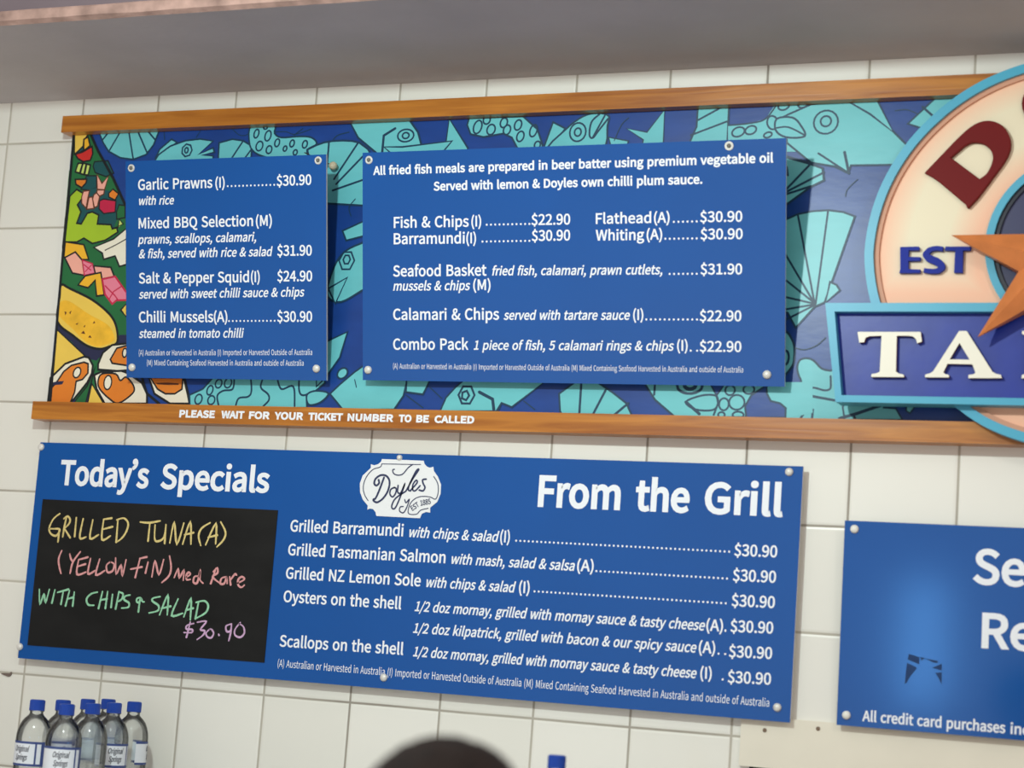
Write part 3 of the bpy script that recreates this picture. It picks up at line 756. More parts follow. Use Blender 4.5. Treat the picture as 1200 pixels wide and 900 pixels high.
# --- the food strip at the left end
shape(A, '278,90 392,90 450,220 555,410 640,600 640,900 205,900', GREEN, line=None)
shape(B, '243,300 378,300 440,420 460,1105 174,1105', GREEN, line=None)
shape(C, '140,330 150,305 250,400 340,465 420,485 520,440 545,395 640,395 640,470 480,475 400,560 330,545 240,440 140,365', MID, line=None)
shape(A, '284,95 386,95 350,150 345,190 284,245', YEL, line=BLK)
shape(A, '350,140 380,122 394,185 350,218', GOLD, line=BLK)
shape(A, '320,212 345,188 352,215 300,242', TEAL, line=BLK)
shape(A, '290,245 340,230 408,190 413,240 395,288 345,297 308,275', RED, line=BLK)
shape(A, '425,297 520,290 560,378 505,402 430,374 415,330', TEAL, line=BLK, w=1.2)
shape(A, '310,308 342,308 320,378 290,368', PALE, line=BLK)
shape(A, '345,308 367,312 350,388 325,380', PALE, line=BLK)
shape(A, '371,314 397,320 380,392 355,388', PALE, line=BLK)
shape(A, '370,396 440,396 440,480 392,497 330,492 350,440', TEAL, line=BLK, w=1.2)
shape(A, '290,422 372,420 365,447 335,480 295,457', ORA, line=BLK)
shape(A, '300,590 345,505 440,480 600,520 630,600 560,760 450,745 330,735 300,730', TEAL, line=None)
shape(A, '252,540 300,492 355,525 335,560 305,600 330,650 300,730 332,735 375,660 410,650 455,672 445,735 540,740 550,768 580,760 590,792 500,850 410,872 350,835 300,862 216,862', LIME, line=BLK)
shape(A, '347,505 390,500 380,545 365,622 335,590 335,545', PINK, line=BRN, w=1.2)
shape(A, '386,548 410,545 422,626 370,632', PINK, line=BRN, w=1.2)
shape(A, '420,530 440,515 462,540 446,610 424,620 412,560', PINK, line=BRN, w=1.2)
shape(A, '440,515 445,495 496,495 490,525 460,540', PINK, line=BRN, w=1.2)
shape(A, '443,388 478,450 524,398 496,495 445,492', PINK, line=BRN, w=1.2)
shape(A, '525,520 555,490 594,522 570,567 527,546', ORA, line=BLK, w=1.3)
shape(A, '460,572 490,560 576,572 570,652 490,662 458,630', CRIM, line=BLK, w=1.3)
shape(A, '598,600 640,606 640,690 582,702 580,650', GREEN, line=BLK, w=1.2)
shape(A, '600,702 627,735 545,777 590,760', PALE, line=BLK, w=1.2)
shape(B, '330,570 400,540 445,503 445,630 420,637 405,600 365,612 360,590', CREAMM, line=BLK)
brush(B, '370,580 410,560 445,540', 1.0, BLK)
shape(B, '230,550 295,560 312,612 270,614 225,604', GOLD, line=BLK)
shape(B, '228,606 265,586 290,615 297,668 255,660', PINK, line=BLK)
shape(B, '290,615 325,627 335,660 297,668', ROSE, line=CRIM, w=1.2)
shape(B, '330,635 390,640 402,672 355,682 335,660', PINK, line=BLK)
brush(B, '295,630 320,650', 1.0, CRIM)
brush(B, '300,655 322,632', 1.0, CRIM)
shape(B, '275,702 300,670 355,658 367,737 340,741 335,685 310,712', GOLD, line=BLK)
shape(B, '360,682 405,672 446,730 446,755 410,756 395,769 370,735', ROSE, line=CRIM, w=1.6)
brush(B, '370,705 405,740 415,755', 1.2, CRIM)
brush(B, '430,705 400,725 385,750', 1.2, CRIM)
shape(B, '425,790 445,768 445,815', YEL, line=BLK)
shape(C, '175,75 230,100 370,170 480,260 525,340 532,440 480,470 420,485 340,465 250,400 150,310 165,150', YEL, True, line=BLK, w=2.2)
shape(C, '165,190 225,180 350,262 470,330 512,400 500,442 400,470 320,430 250,360 160,270', CORN, True, line=None)
for q in ('195,245 210,250 200,272', '225,252 240,240 232,265', '265,325 285,318 275,332', '315,345 328,330 325,347', '300,385 318,368 328,390', '375,325 385,305 392,320', '345,412 358,397 370,415'):
    shape(C, q, BRN, line=None)
shape(C, '145,360 328,532 220,575 108,662', YEL, line=BLK)
shape(C, '105,672 200,580 320,535 350,540 376,590 370,640 340,700 250,812 230,835 88,835', CREAMM, line=BLK, w=2.0)
shape(C, '105,745 150,690 190,630 240,590 320,570 346,580 345,640 310,680 270,692 260,760 230,835 90,835 95,790', ORA, line=BLK)
ring(C, 275, 636, 26, 34, 1.4, BLK, CREAMM, tilt=-0.4)
shape(C, '105,700 160,692 192,690 180,712 150,715 118,718', MID, line=None)
shape(C, '375,642 340,722 250,835 330,835 365,700 392,600', GREEN, line=BLK)
shape(C, '366,722 330,835 400,835', MID, line=None)
shape(C, '370,708 445,835 342,835', YEL, line=BLK)
shape(C, '410,582 440,510 500,460 600,450 600,622 540,627 410,617', CREAMM, line=BLK, w=2.0)
shape(C, '488,552 530,480 600,462 600,592 500,577', ORA, line=BLK)
ring(C, 580, 510, 16, 28, 1.4, BLK, CREAMM)
shape(C, '385,652 430,632 560,625 600,640 690,702 722,772 722,835 452,835 400,740', CREAMM, line=BLK, w=2.0)
shape(C, '410,690 435,645 522,645 552,687 590,665 637,722 630,770 540,832 480,802 420,740', ORA, True, line=BLK)
ring(C, 472, 700, 28, 44, 1.4, BLK, CREAMM)
shape(C, '735,670 962,670 994,835 870,835 770,772', CREAMM, line=BLK, w=2.0)
shape(C, '745,670 952,670 946,742 900,772 840,772 790,742', ORA, line=BLK)
shape(C, '775,702 860,700 925,705 925,715 860,716 790,712', BRN, line=None)
brush(C, '690,670 722,770 800,835', 2.4, BLK)
brush(C, '960,670 1000,840', 2.6, BLK)
brush(A, '392,90 450,220 555,410 650,620', 2.6, BLK)
brush(A, '281,85 262,330 240,560 205,900', 2.6, BLK)
brush((0, 0, 1), '77.5,255 59,472', 2.6, BLK)
# --- turquoise sea life on navy, along the top
D = (100, 110, 4)
shape(D, '65,180 347,172 320,240 285,285 225,308 165,300 110,270 85,230', CYAN)
for q in ('110,180 80,218', '165,178 110,272', '205,178 225,305', '247,176 292,280', '295,176 330,218'):
    brush(D, q)
brush(D, '370,180 372,215', 0.8)
brush(D, '540,175 520,205', 0.8)
brush(D, '690,165 720,192 750,195 775,180', 0.8, curve=True)
brush(D, '885,180 940,178 985,190 1060,165', 0.8, curve=True)
shape(D, '330,300 350,260 405,213 430,228 380,262 345,300', CYAN)
shape(D, '318,330 345,285 400,245 470,220 540,212 600,222 530,285 600,253 606,275 545,288 600,290 600,330', CYAN)
ring(D, 477, 265, 27, 30, n=7)
ring(D, 475, 265, 9, 13, n=8)
shape(D, '628,230 690,213 740,220 782,245 775,330 622,330', CYAN)
brush(D, '740,222 685,305')
brush(D, '778,262 735,320')
shape(D, '780,150 885,145 888,185 920,205 1000,200 1060,205 1085,235 1040,265 1045,320 930,300 860,300 795,275 770,230', CYAN, True)
for cx, cy, rx, ry in ((803, 187, 12, 20), (857, 197, 15, 24), (817, 245, 17, 22), (862, 262, 14, 18), (900, 230, 12, 18), (937, 257, 9, 12), (970, 233, 11, 16), (1030, 237, 12, 17), (985, 275, 10, 12), (845, 158, 10, 8)):
    ring(D, cx, cy, rx, ry, tilt=-0.2)
E0 = (340, 150, 12)
shape(E0, '245,305 380,240 480,205 600,185 750,178 880,185 980,210 1100,300 1160,420 1160,1100 480,1060 300,600', CYAN, w=1.8)
brush(E0, '550,190 520,560', 1.8)
brush(E0, '955,215 620,720', 1.8)
brush(E0, '1020,405 650,790', 1.8)
brush(E0, '1100,705 600,880', 1.8)
brush(E0, '60,100 180,10', 1.0)
brush(E0, '610,160 680,100 830,60', 1.0, curve=True)
G8 = (400, 90, 3)
shape(G8, '30,158 240,152 270,195 282,240 282,290 150,290 60,215', CYAN, w=1.8)
brush(G8, '190,182 150,207 143,280', 2.2)
ring(G8, 227, 207, 29, 21)
ring(G8, 227, 207, 12, 10)
shape(G8, '380,148 445,250 445,290 360,290', CYAN)
shape(G8, '150,247 215,247 390,226 360,262 250,290 200,290', CYAN)
shape(G8, '450,145 640,140 690,185 708,240 700,290 640,290 600,214 570,200 500,212 455,202 443,170', CYAN)
for cx, cy, rx, ry in ((480, 177, 14, 22), (512, 152, 12, 14), (527, 186, 14, 17), (572, 162, 12, 16), (583, 187, 12, 16), (622, 170, 12, 17), (630, 210, 12, 17), (676, 190, 12, 20), (690, 240, 10, 12)):
    ring(G8, cx, cy, rx, ry, tilt=-0.25)
shape(G8, '712,250 745,160 788,182 740,250', CYAN)
shape(G8, '730,260 788,187 850,140 900,128 940,138 936,172 912,260', CYAN, True)
ring(G8, 832, 195, 27, 30)
ring(G8, 832, 195, 11, 13)
brush(G8, '908,132 880,160 873,205 885,215 905,190 938,148', 1.6, curve=True)
brush(G8, '928,135 885,213')
shape(G8, '1003,182 1075,195 1137,116 1130,290 1050,290 1062,222', CYAN, w=1.2)
shape(G8, '940,213 1010,226 1000,260 950,250', CYAN, w=1.2)
brush(G8, '960,225 985,170 1010,145', 0.8, curve=True)
H7 = (780, 90, 3.75)
shape(H7, '143,120 280,112 270,330 90,330 118,262 137,220', CYAN)
brush(H7, '145,190 255,130')
brush(H7, '112,257 270,197')
shape(H7, '275,215 370,205 440,185 490,110 700,95 700,330 275,330', CYAN, line=None)
brush(H7, '275,214 370,205 440,185 492,118', 1.4, curve=True)
shape(H7, '487,190 560,157 640,122 790,100 900,165 1000,240 1080,320 1020,387 815,390 803,424 745,395 640,378 535,292 530,262 600,262', CYAN)
for cx, cy, rx, ry in ((320, 243, 25, 18), (375, 235, 22, 16), (470, 202, 20, 27), (520, 128, 22, 16), (605, 120, 20, 14), (450, 256, 16, 10)):
    ring(H7, cx, cy, rx, ry, tilt=0.3)
shape(H7, '490,185 558,180 595,215 612,262 530,266 485,236', CYAN, True)
brush(H7, '490,225 540,222 608,255', 1.4, curve=True)
ring(H7, 705, 200, 46, 45)
ring(H7, 705, 196, 20, 20)
brush(H7, '672,337 805,424', 1.6)
brush(H7, '787,332 806,424', 2.2)
shape(H7, '790,100 925,92 1000,242 900,165', CYAN)
shape(H7, '1065,207 1185,95 1300,90 1200,250', CYAN)
brush(H7, '1130,133 1185,182', 1.8)
brush(H7, '1010,150 1060,145 1110,165', 0.8, curve=True)
K9 = (900, 180, 4.2857)
shape(K9, '-60,20 95,18 212,52 275,75 282,135 215,168 100,252 -60,250', CYAN, w=1.8)
for q in ('40,235 212,55', '40,220 282,95', '60,215 215,165', '95,70 100,110'):
    brush(K9, q, 1.8)
brush(K9, '95,18 220,52', 2.4)
shape(K9, '-40,420 60,345 150,305 225,290 305,285 380,295 437,316 285,748 235,770 140,875 100,800 -40,760', CYAN)
shape(K9, '312,645 345,660 362,688 290,748', CYAN)
for q in ('150,305 235,755', '303,285 240,755', '20,390 235,755', '20,580 235,752', '20,705 235,755', '20,795 235,758', '60,850 238,760'):
    brush(K9, q, 1.6)
brush(K9, '390,215 400,180 450,130', 0.8, curve=True)
L6 = (900, 360, 6.667)
shape(L6, '60,190 140,190 182,240 207,310 202,430 170,490 120,540 60,540', CYAN, True, w=1.8)
ring(L6, 140, 395, 20, 45, 1.8)
brush(L6, '215,320 290,332 380,300 450,240', 0.9, curve=True)
shape(L6, '230,470 250,415 305,400 360,420 420,480 490,497 560,497 640,760 610,880 140,880 132,800 100,757 30,737 5,690 20,650 80,620 165,600 230,605 260,580 240,530', CYAN, True)
brush(L6, '280,690 310,642 360,630 440,650 485,640 492,600 490,540', 1.6, curve=True)
brush(L6, '130,695 340,695 530,730', 2.0)
brush(L6, '130,695 305,795 255,870', 1.8)
brush(L6, '310,795 352,803 345,870', 1.8)
shape(L6, '585,780 640,690 900,690 905,785 1000,792 1050,880 600,880', CYAN, w=1.4)
brush(L6, '560,870 700,830 890,765', 2.4)
brush(L6, '670,840 680,870', 1.8)
shape(L6, '1080,810 1085,760 1160,760 1110,830', CYAN, w=1.2)
# --- bottom edge
Q5 = (200, 430, 5)
shape(Q5, '115,240 112,165 190,130 240,75 280,20 900,20 905,95 840,150 797,168 800,240', CYAN)
for q in ('470,50 475,140 455,175 400,185 380,240', '545,60 530,120 572,160 577,195 545,230', '625,60 650,130 720,115 728,230', '755,50 755,140 780,167 840,142', '285,235 275,170 310,140 365,130 375,60'):
    brush(Q5, q, 1.7, curve=True)
for cx, cy, rx, ry in ((165, 190, 22, 28), (232, 137, 18, 27), (240, 195, 22, 25), (283, 98, 20, 25), (338, 95, 22, 27)):
    ring(Q5, cx, cy, rx, ry, tilt=-0.3)
shape(Q5, '800,165 850,141 925,155 880,207 812,222', CYAN, True)
ring(Q5, 1008, 38, 33, 26, 1.6, INK, CYAN, tilt=0.7)
shape(Q5, '935,158 1000,97 1080,30 1150,-20 1400,-20 1385,90 1365,170 1310,250 1010,250', CYAN)
brush(Q5, '1080,75 1090,120', 0.9)
R2 = (380, 100, 3)
shape(R2, '160,545 133,555 80,580 45,620 18,690 15,745 60,762 133,722 170,700', CYAN, True, w=1.8)
shape(R2, '15,715 82,676 40,768', CYAN)
ring(R2, 80, 617, 28, 33, n=6)
ring(R2, 80, 613, 13, 16, n=6)
shape(R2, '65,512 140,478 140,530 78,546', CYAN)
R3 = (375, 140, 2.65)
shape(R3, '-10,720 25,688 86,660 62,740 20,800 -10,830', CYAN)
brush(R2, '95,460 88,430 110,400', 0.9, curve=True)
U = (430, 430, 5)
shape(U, '235,60 380,60 330,161 230,148', CYAN)
shape(U, '430,260 465,180 520,120 590,60 1080,60 850,236 790,212 760,260', CYAN)
ring(U, 585, 165, 46, 52, 1.8, n=6)
ring(U, 578, 168, 22, 26, 1.8, n=5)
brush(U, '660,148 738,190 745,250', 2.6)
brush(U, '770,255 790,212 850,236', 1.6)
brush(U, '230,165 330,240', 0.9)
brush(U, '370,120 440,185', 0.9)
brush(U, '920,200 985,250', 0.9)
V = (660, 430, 4.444)
shape(V, '-20,140 90,60 150,60 260,135 330,190 362,262 0,262 -15,230', CYAN)
for q in ('97,60 85,250', '222,122 155,250', '340,190 262,255'):
    brush(V, q, 2.0)
shape(V, '420,60 1120,60 1062,95 985,145 950,200 955,262 585,262 480,172 430,95', CYAN)
brush(V, '480,80 475,145', 1.8)
ring(V, 660, 100, 58, 34, 2.2)
ring(V, 662, 95, 26, 18, 3.0)
shape(V, '640,183 720,150 795,150 807,190 780,225 690,222', CYAN, True)
brush(V, '640,183 710,245', 2.4)
for cx, cy, rx, ry in ((870, 122, 22, 22), (968, 118, 25, 20), (838, 195, 22, 27), (905, 185, 35, 33), (825, 250, 15, 12), (912, 250, 25, 14)):
    ring(V, cx, cy, rx, ry)
shape(V, '768,90 842,90 800,150', NAVY, line=INK)
brush(V, '800,150 808,190 785,250', 1.6)
shape(V, '1060,95 1085,80 1300,80 1300,240 1160,270 1158,212 1130,190 1082,180 1060,140', CYAN, line=None)
shape(V, '955,265 948,205 982,147 1060,97 1062,140 1082,178 1130,190 1160,215 1158,265', NAVY, line=INK)
M.build('painted_panel', mm, mural)

WOOD = wood_material('varnished_timber', (150, 84, 22), (198, 128, 46))
rt = MB()
rt.box((-0.02, 0.232 * T + 3.3 * T - 0.19 * T, -0.020), (22.9 * T, 3.3 * T + 0.232 * T, 0.026), 0)
o = rt.build('rail', WOOD, mural)
tag(o, 'upper varnished timber rail')
rb = MB()
rb.box((-0.019, 3.3 * T - 3.215 * T, -0.020), (22.9 * T, 3.3 * T - 3.018 * T, 0.026), 0)
rail = rb.build('rail', WOOD, mural)
tag(rail, 'lower varnished timber rail with painted notice')
FR = Frame((0, -0.0462, ZT - 3.3 * T))
nb = MB()
for s, a, b in (('PLEASE', 209.9, 251.5), ('WAIT', 259, 286), ('FOR', 291.5, 315.5), ('YOUR', 321.5, 354.8), ('TICKET', 361, 401.5), ('NUMBER', 407, 460.5), ('TO', 467, 482), ('BE', 487.5, 502.5), ('CALLED', 509, 555.5)):
    yb = lambda x: 488.5 + (x - 209.9) * 7.4 / 345.6
    on_face(FR, nb, s, (a, yb(a)), (b, yb(b)), 7.6, False, 0.09, z=0.0)
no = nb.build('painted_notice', WHITE, rail)
no.matrix_parent_inverse = Matrix.Translation((0, 0, 0.0262))

# screw hook and wire that hold the small menu board's top corner
hm = Matrix.Translation((FM.at(394, 197)[0], 0, FM.at(394, 197)[1])) 
hx, hy = FM.at(394.5, 196.5)
hook = thing('screw_hook', 'pale screw hook with wire beside the small menu board', 'hook', FM.matrix() @ Matrix.Translation((hx, hy, 0)))
q = MB()
q.lathe([(0.0, 0.0), (0.0045, 0.0), (0.0045, 0.010), (0.0085, 0.012), (0.009, 0.018), (0.006, 0.023), (0.0, 0.024)], 16)
q.build('hook_head', mat('ceramic_bead', (206, 192, 164), 0.4, vary=0.2, scale=200), hook, shade=True)
q = MB()
q.tube([(0, 0, 0.014), (-0.02, 0.008, 0.03), (-0.05, 0.02, 0.055)], 0.0012)
q.build('wire', mat('hanging_wire', (70, 60, 56), 0.5, metal=0.6), hook)


# ================================================================== blue menu boards
def board(name, F, tl, tr, br, bl, label, thick=0.005, xr=None):
    root = thing(name, label, 'sign', F.matrix(), 'blue menu boards')
    a, b_, c_, d = F.at(*tl), F.at(*tr), F.at(*br), F.at(*bl)
    x0, x1 = (a[0] + d[0]) / 2, (b_[0] + c_[0]) / 2 if xr is None else xr
    y1, y0 = (a[1] + b_[1]) / 2, (c_[1] + d[1]) / 2
    p = MB()
    p.prism([[(x0, y0), (x1, y0), (x1, y1), (x0, y1)]], -thick, 0.0, 0, 1)
    p.build('panel', [BLUE, EDGE], root)
    return root, (x0, y0, x1, y1)


def fixing(F, root, px, py, reach, label=None, r=0.0083, m=None, washer=True):
    """A screw head on the face of a board with the spacer behind it."""
    x, y = F.at(px, py)
    s = MB()
    if washer:
        s.lathe([(r, 0.0), (r, 0.0012), (r * 0.72, 0.0026), (r * 0.66, 0.0018), (0.0, 0.0018)], 20, 0, (x, y))
        s.lathe([(r * 0.5, 0.0016), (r * 0.42, 0.0042), (r * 0.2, 0.0056), (0.0, 0.0058)], 14, 1, (x, y))
    else:
        s.lathe([(r, 0.0), (r, 0.0022), (r * 0.8, 0.0048), (r * 0.4, 0.0062), (0.0, 0.0066)], 20, 0, (x, y))
    o = s.build('screw', [m or STEEL, DARKSTEEL], root, shade=True)
    if reach > 0:
        k = MB()
        k.lathe([(0.0, -0.005 - reach), (0.006, -0.005 - reach), (0.006, -0.0045)], 12, 0, (x, y))
        k.build('spacer', STEEL, o)
    if label:
        tag(o, label)
    return o


TILT = 0.185
MUR = 0.020                                    # front of the mural
PLASTIC = mat('white_screw_cap', (232, 230, 222), 0.4)
FINE1 = '(A) Australian or Harvested in Australia (I) Imported or Harvested Outside of Australia'
FINE2 = '(M) Mixed Containing Seafood Harvested in Australia and outside of Australia'

# --- small board: barbecue and mussels
F1 = Frame((0, -(MUR + 0.025), ZT - 2.80 * T), (0, -TILT, 1))
b1, r1 = board('menu_board', F1, (147.5, 189), (381, 181), (384, 444.5), (148, 444), 'smallest blue menu board starting with Garlic Prawns, tilted out from the mural')
t = MB()
pr, dl = MB(), MB()
W = lambda s, x0, y0, x1, y1, cap, it=False, bold=0.03: on_face(F1, pr if s[0] == '$' else t, s, (x0, y0), (x1, y1), cap, it, bold)
W('Garlic Prawns', 161.9, 222.5, 249, 219.8, 12.0)
W('(I)', 252.5, 219.8, 263.5, 219.5, 11.5)
dots(F1, dl, 13, (267, 218.2), (321.5, 216.6))
W('$30.90', 324.4, 217.7, 365, 216.3, 11.7)
W('with rice', 161.9, 240.2, 204.6, 239.2, 9.6, True)
W('Mixed BBQ Selection', 162.5, 267.7, 296.7, 264.6, 12.0)
W('(M)', 300, 264.7, 318.8, 264.2, 12)
W('prawns, scallops, calamari,', 162.3, 285.8, 301.5, 282.5, 10, True)
W('& fish, served with rice & salad', 162.5, 302.5, 319.2, 299.8, 10, True)
W('$31.90', 325, 299.6, 365.6, 299.2, 11.8)
W('Salt & Pepper Squid', 162.9, 332, 292, 330.4, 12)
W('(I)', 294.2, 330.4, 304.6, 330.2, 12)
W('$24.90', 325, 329.5, 366, 329.3, 11.8)
W('served with sweet chilli sauce & chips', 162.9, 349.8, 357.3, 347.2, 10, True)
W('Chilli Mussels', 162.9, 377.5, 250, 377.2, 12)
W('(A)', 250.8, 377.2, 266.7, 377, 12)
dots(F1, dl, 13, (268.5, 376.2), (322, 375.9))
W('$30.90', 325, 376.9, 366, 376.8, 11.8)
W('steamed in tomato chilli', 162.9, 395.8, 285.8, 395.4, 10, True)
t.build('menu_lettering', WHITE, b1)
pr.build('prices', WHITE, b1)
dl.build('dot_leaders', WHITE, b1)
t = MB()
W(FINE1, 162.9, 416.5, 366, 416, 6.4, False, 0.0)
W(FINE2, 172.3, 428.2, 356, 428.6, 6.4, False, 0.0)
t.build('fine_print', WHITE, b1)
for x, y, d in ((154, 197, 0), (373, 188, 0), (155, 430.5, 0.022), (371, 432, 0.022)):
    fixing(F1, b1, x, y, d, washer=y < 300)

# --- large board: fried fish
F2 = Frame((0, -(MUR + 0.024), ZT - 2.79 * T), (0, -TILT, 1))
b2, r2 = board('menu_board', F2, (425, 181.5), (922, 159), (919, 452), (425, 446.5), 'large blue menu board of fried fish meals, tilted out from the mural')
t = MB()
pr, dl = MB(), MB()
W = lambda s, x0, y0, x1, y1, cap, it=False, bold=0.03: on_face(F2, pr if s[0] == '$' else t, s, (x0, y0), (x1, y1), cap, it, bold)
W('All fried fish meals are prepared in beer batter using premium vegetable oil', 437.5, 204.8, 906.2, 190.0, 9.8, False, 0.05)
W('Served with lemon & Doyles own chilli plum sauce.', 508.3, 223.1, 823.2, 215, 9.8, False, 0.05)
t.build('heading', WHITE, b2)
t = MB()
W('Fish & Chips', 461.5, 266.9, 549.4, 265.4, 12.4)
W('(I)', 552.5, 265.3, 564, 265, 12)
dots(F2, dl, 11, (570.5, 263.3), (620.5, 262.4))
W('$22.90', 622.9, 263.5, 668.3, 262.8, 12)
W('Barramundi', 461.5, 286, 544.8, 285, 12.4)
W('(I)', 546.5, 285, 558, 284.8, 12)
dots(F2, dl, 12, (565.5, 283.1), (620.5, 282.2))
W('$30.90', 623.3, 282.2, 668.3, 281.5, 12)
W('Flathead', 698.2, 262.2, 763.2, 261, 12)
W('(A)', 766.4, 261, 784.8, 260.6, 12)
dots(F2, dl, 6, (789.8, 260), (816.5, 259.4))
W('$30.90', 820.6, 260.2, 870, 259.4, 12)
W('Whiting', 698.2, 281.7, 755, 280.9, 12)
W('(A)', 757.8, 280.8, 776.2, 280.4, 12)
dots(F2, dl, 8, (779.8, 279.8), (816.5, 279.4))
W('$30.90', 821, 280.4, 870.4, 279.9, 12)
W('Seafood Basket', 460.8, 323.9, 570.2, 322.7, 12.6)
W('fried fish, calamari, prawn cutlets,', 576, 322.6, 777.7, 321.3, 10.5, True)
dots(F2, dl, 7, (784.8, 321), (816.5, 320.8))
W('$31.90', 821, 321.4, 869.8, 321.2, 12)
W('mussels & chips', 460.8, 340.4, 551.5, 339.8, 10.5, True)
W('(M)', 554.6, 339.8, 575, 339.6, 12)
W('Calamari & Chips', 460.8, 374.6, 585, 374.4, 12.6)
W('served with tartare sauce', 590.2, 374.5, 738.9, 374.5, 10.5, True)
W('(I)', 742, 374.7, 754, 374.7, 12)
dots(F2, dl, 12, (757.5, 374.3), (816.8, 374.4))
W('$22.90', 820, 376.1, 868.9, 376.2, 12)
W('Combo Pack', 460.8, 409.6, 549, 409.6, 12.6)
W('1 piece of fish, 5 calamari rings & chips', 555.2, 409.6, 790.3, 410.7, 10.5, True)
W('(I)', 793.5, 410.8, 806, 410.8, 12)
dots(F2, dl, 2, (809.5, 410.9), (817, 411))
W('$22.90', 820, 411.8, 868.9, 412.2, 12)
t.build('menu_lettering', WHITE, b2)
pr.build('prices', WHITE, b2)
dl.build('dot_leaders', WHITE, b2)
t = MB()
W(FINE1 + ' ' + FINE2, 460.8, 432, 871, 436.6, 6.4, False, 0.0)
t.build('fine_print', WHITE, b2)
for x, y, d in ((432.5, 187.5, 0), (431.5, 433.5, 0.022), (899, 439, 0.022)):
    fixing(F2, b2, x, y, d, washer=y < 300)
fixing(F2, b2, 854.5, 171, 0, 'larger white plastic washer screw', 0.0088, PLASTIC)

# --- specials board on the tiles
F3 = Frame((0, -0.024, ZT - 5.85 * T))
b3, r3 = board('menu_board', F3, (47, 517.5), (942, 547.5), (925, 847), (21.5, 771), 'widest blue board with blackboard of specials, fixed to the tiles below the mural')
b3['group'] = 'blue menu boards'
t = MB()
pr, dl = MB(), MB()
W = lambda s, x0, y0, x1, y1, cap, it=False, bold=0.03: on_face(F3, pr if s[0] == '$' else t, s, (x0, y0), (x1, y1), cap, it, bold)
W('Today’s', 69.5, 567.2, 173.5, 571.2, 27.5, False, 0.048)
W('Specials', 188, 571.7, 315, 576.5, 27.5, False, 0.048)
t.build('heading', WHITE, b3)
t = MB()
W('From', 630, 592.4, 726.5, 596.4, 34.5, False, 0.048)
W('the', 744, 597.1, 807.5, 599.7, 34.5, False, 0.048)
W('Grill', 825, 600.4, 917, 604.2, 34.5, False, 0.048)
t.build('heading', WHITE, b3)
t = MB()
W('Grilled Barramundi', 340, 622.5, 472.5, 628.3, 13.2)
W('with chips & salad', 478, 628.9, 584, 635, 11.4, True)
W('(I)', 585.9, 635, 597.3, 635.5, 13)
dots(F3, dl, 50, (605, 633.6), (854.5, 646.5))
W('$30.90', 860.5, 651, 910.7, 653, 13.2)
W('Grilled Tasmanian Salmon', 337.3, 650.2, 521.9, 659.8, 13.2)
W('with mash, salad & salsa', 527.5, 660.3, 674, 668.8, 11.4, True)
W('(A)', 676, 668.8, 695.5, 669.8, 13)
dots(F3, dl, 31, (699, 669.2), (852, 678))
W('$30.90', 858.7, 680.4, 909.3, 682.7, 13.2)
W('Grilled NZ Lemon Sole', 334.7, 677.7, 492.8, 687, 13.2)
W('with chips & salad', 498, 687.5, 603.5, 694.2, 11.4, True)
W('(I)', 608, 694.4, 620.5, 695, 13)
dots(F3, dl, 45, (626.5, 693), (850.5, 707))
W('$30.90', 857.3, 710, 908, 712.4, 13.2)
W('Oysters on the shell', 332, 705.1, 470, 713.7, 13.2)
MORNAY = '1/2 doz mornay, grilled with mornay sauce & tasty cheese'
W(MORNAY, 485.9, 715.8, 826.7, 738.8, 11.4, True)
W('(A)', 827.5, 738.8, 847.2, 739.8, 13)
W('.', 849, 740, 851.2, 740.1, 13)
W('$30.90', 856, 740.1, 906.1, 742.3, 13.2)
W('1/2 doz kilpatrick, grilled with bacon & our spicy sauce', 484, 741.3, 816.8, 764.7, 11.4, True)
W('(A)', 818.7, 764.7, 838, 765.8, 13)
dots(F3, dl, 2, (842.1, 766), (849.9, 766.4))
W('$30.90', 854.1, 769.6, 904.8, 772.1, 13.2)
W('Scallops on the shell', 327.5, 757.3, 472.5, 767.2, 13.2)
W(MORNAY, 484, 768.8, 816.8, 794.8, 11.4, True)
W('(I)', 820.5, 794.8, 834, 795.5, 13)
dots(F3, dl, 1, (846.9, 796.2), (846.9, 796.2))
W('$30.90', 852.8, 799.6, 903.5, 802.2, 13.2)
t.build('menu_lettering', WHITE, b3)
pr.build('prices', WHITE, b3)
dl.build('dot_leaders', WHITE, b3)
t = MB()
W(FINE1 + ' ' + FINE2, 325.3, 781.3, 901.3, 828.3, 9, False, 0.0)
t.build('fine_print', WHITE, b3)
for x, y in ((48.5, 524), (23.5, 758), (925, 553), (911, 829), (450, 794)):
    fixing(F3, b3, x, y, 0.0185, None, 0.0078, washer=False)
fixing(F3, b3, 468.5, 536.5, 0.0185, 'screw at the top of the white badge', 0.006, washer=False)

# blackboard with chalk writing
CHALKB = mat('blackboard_paint', (26, 26, 26), 0.75, vary=0.35, scale=6, stretch=(1, 2, 1), spec=0.2)
k = MB()
k.prism([P(F3, 0, 0, 1, '32.5,756 310,776.5 326,598 50.5,585')], 0.0, 0.0015, 0)
bb = k.build('blackboard', CHALKB, b3)


def chalk(name, rgb, strokes, width=0.0044):
    m_ = mat(name + '_stick', rgb, 0.9, vary=0.18, scale=220)
    ck = MB()
    for sheet, txt in strokes:
        for s in txt.split(' | '):
            ck.stroke(smooth(P(F3, *sheet, s), False, 4), [width * 0.8, width, width * 1.1, width, width * 0.75], 0.0017)
    o_ = ck.build('chalk_writing', m_, bb)
    return o_


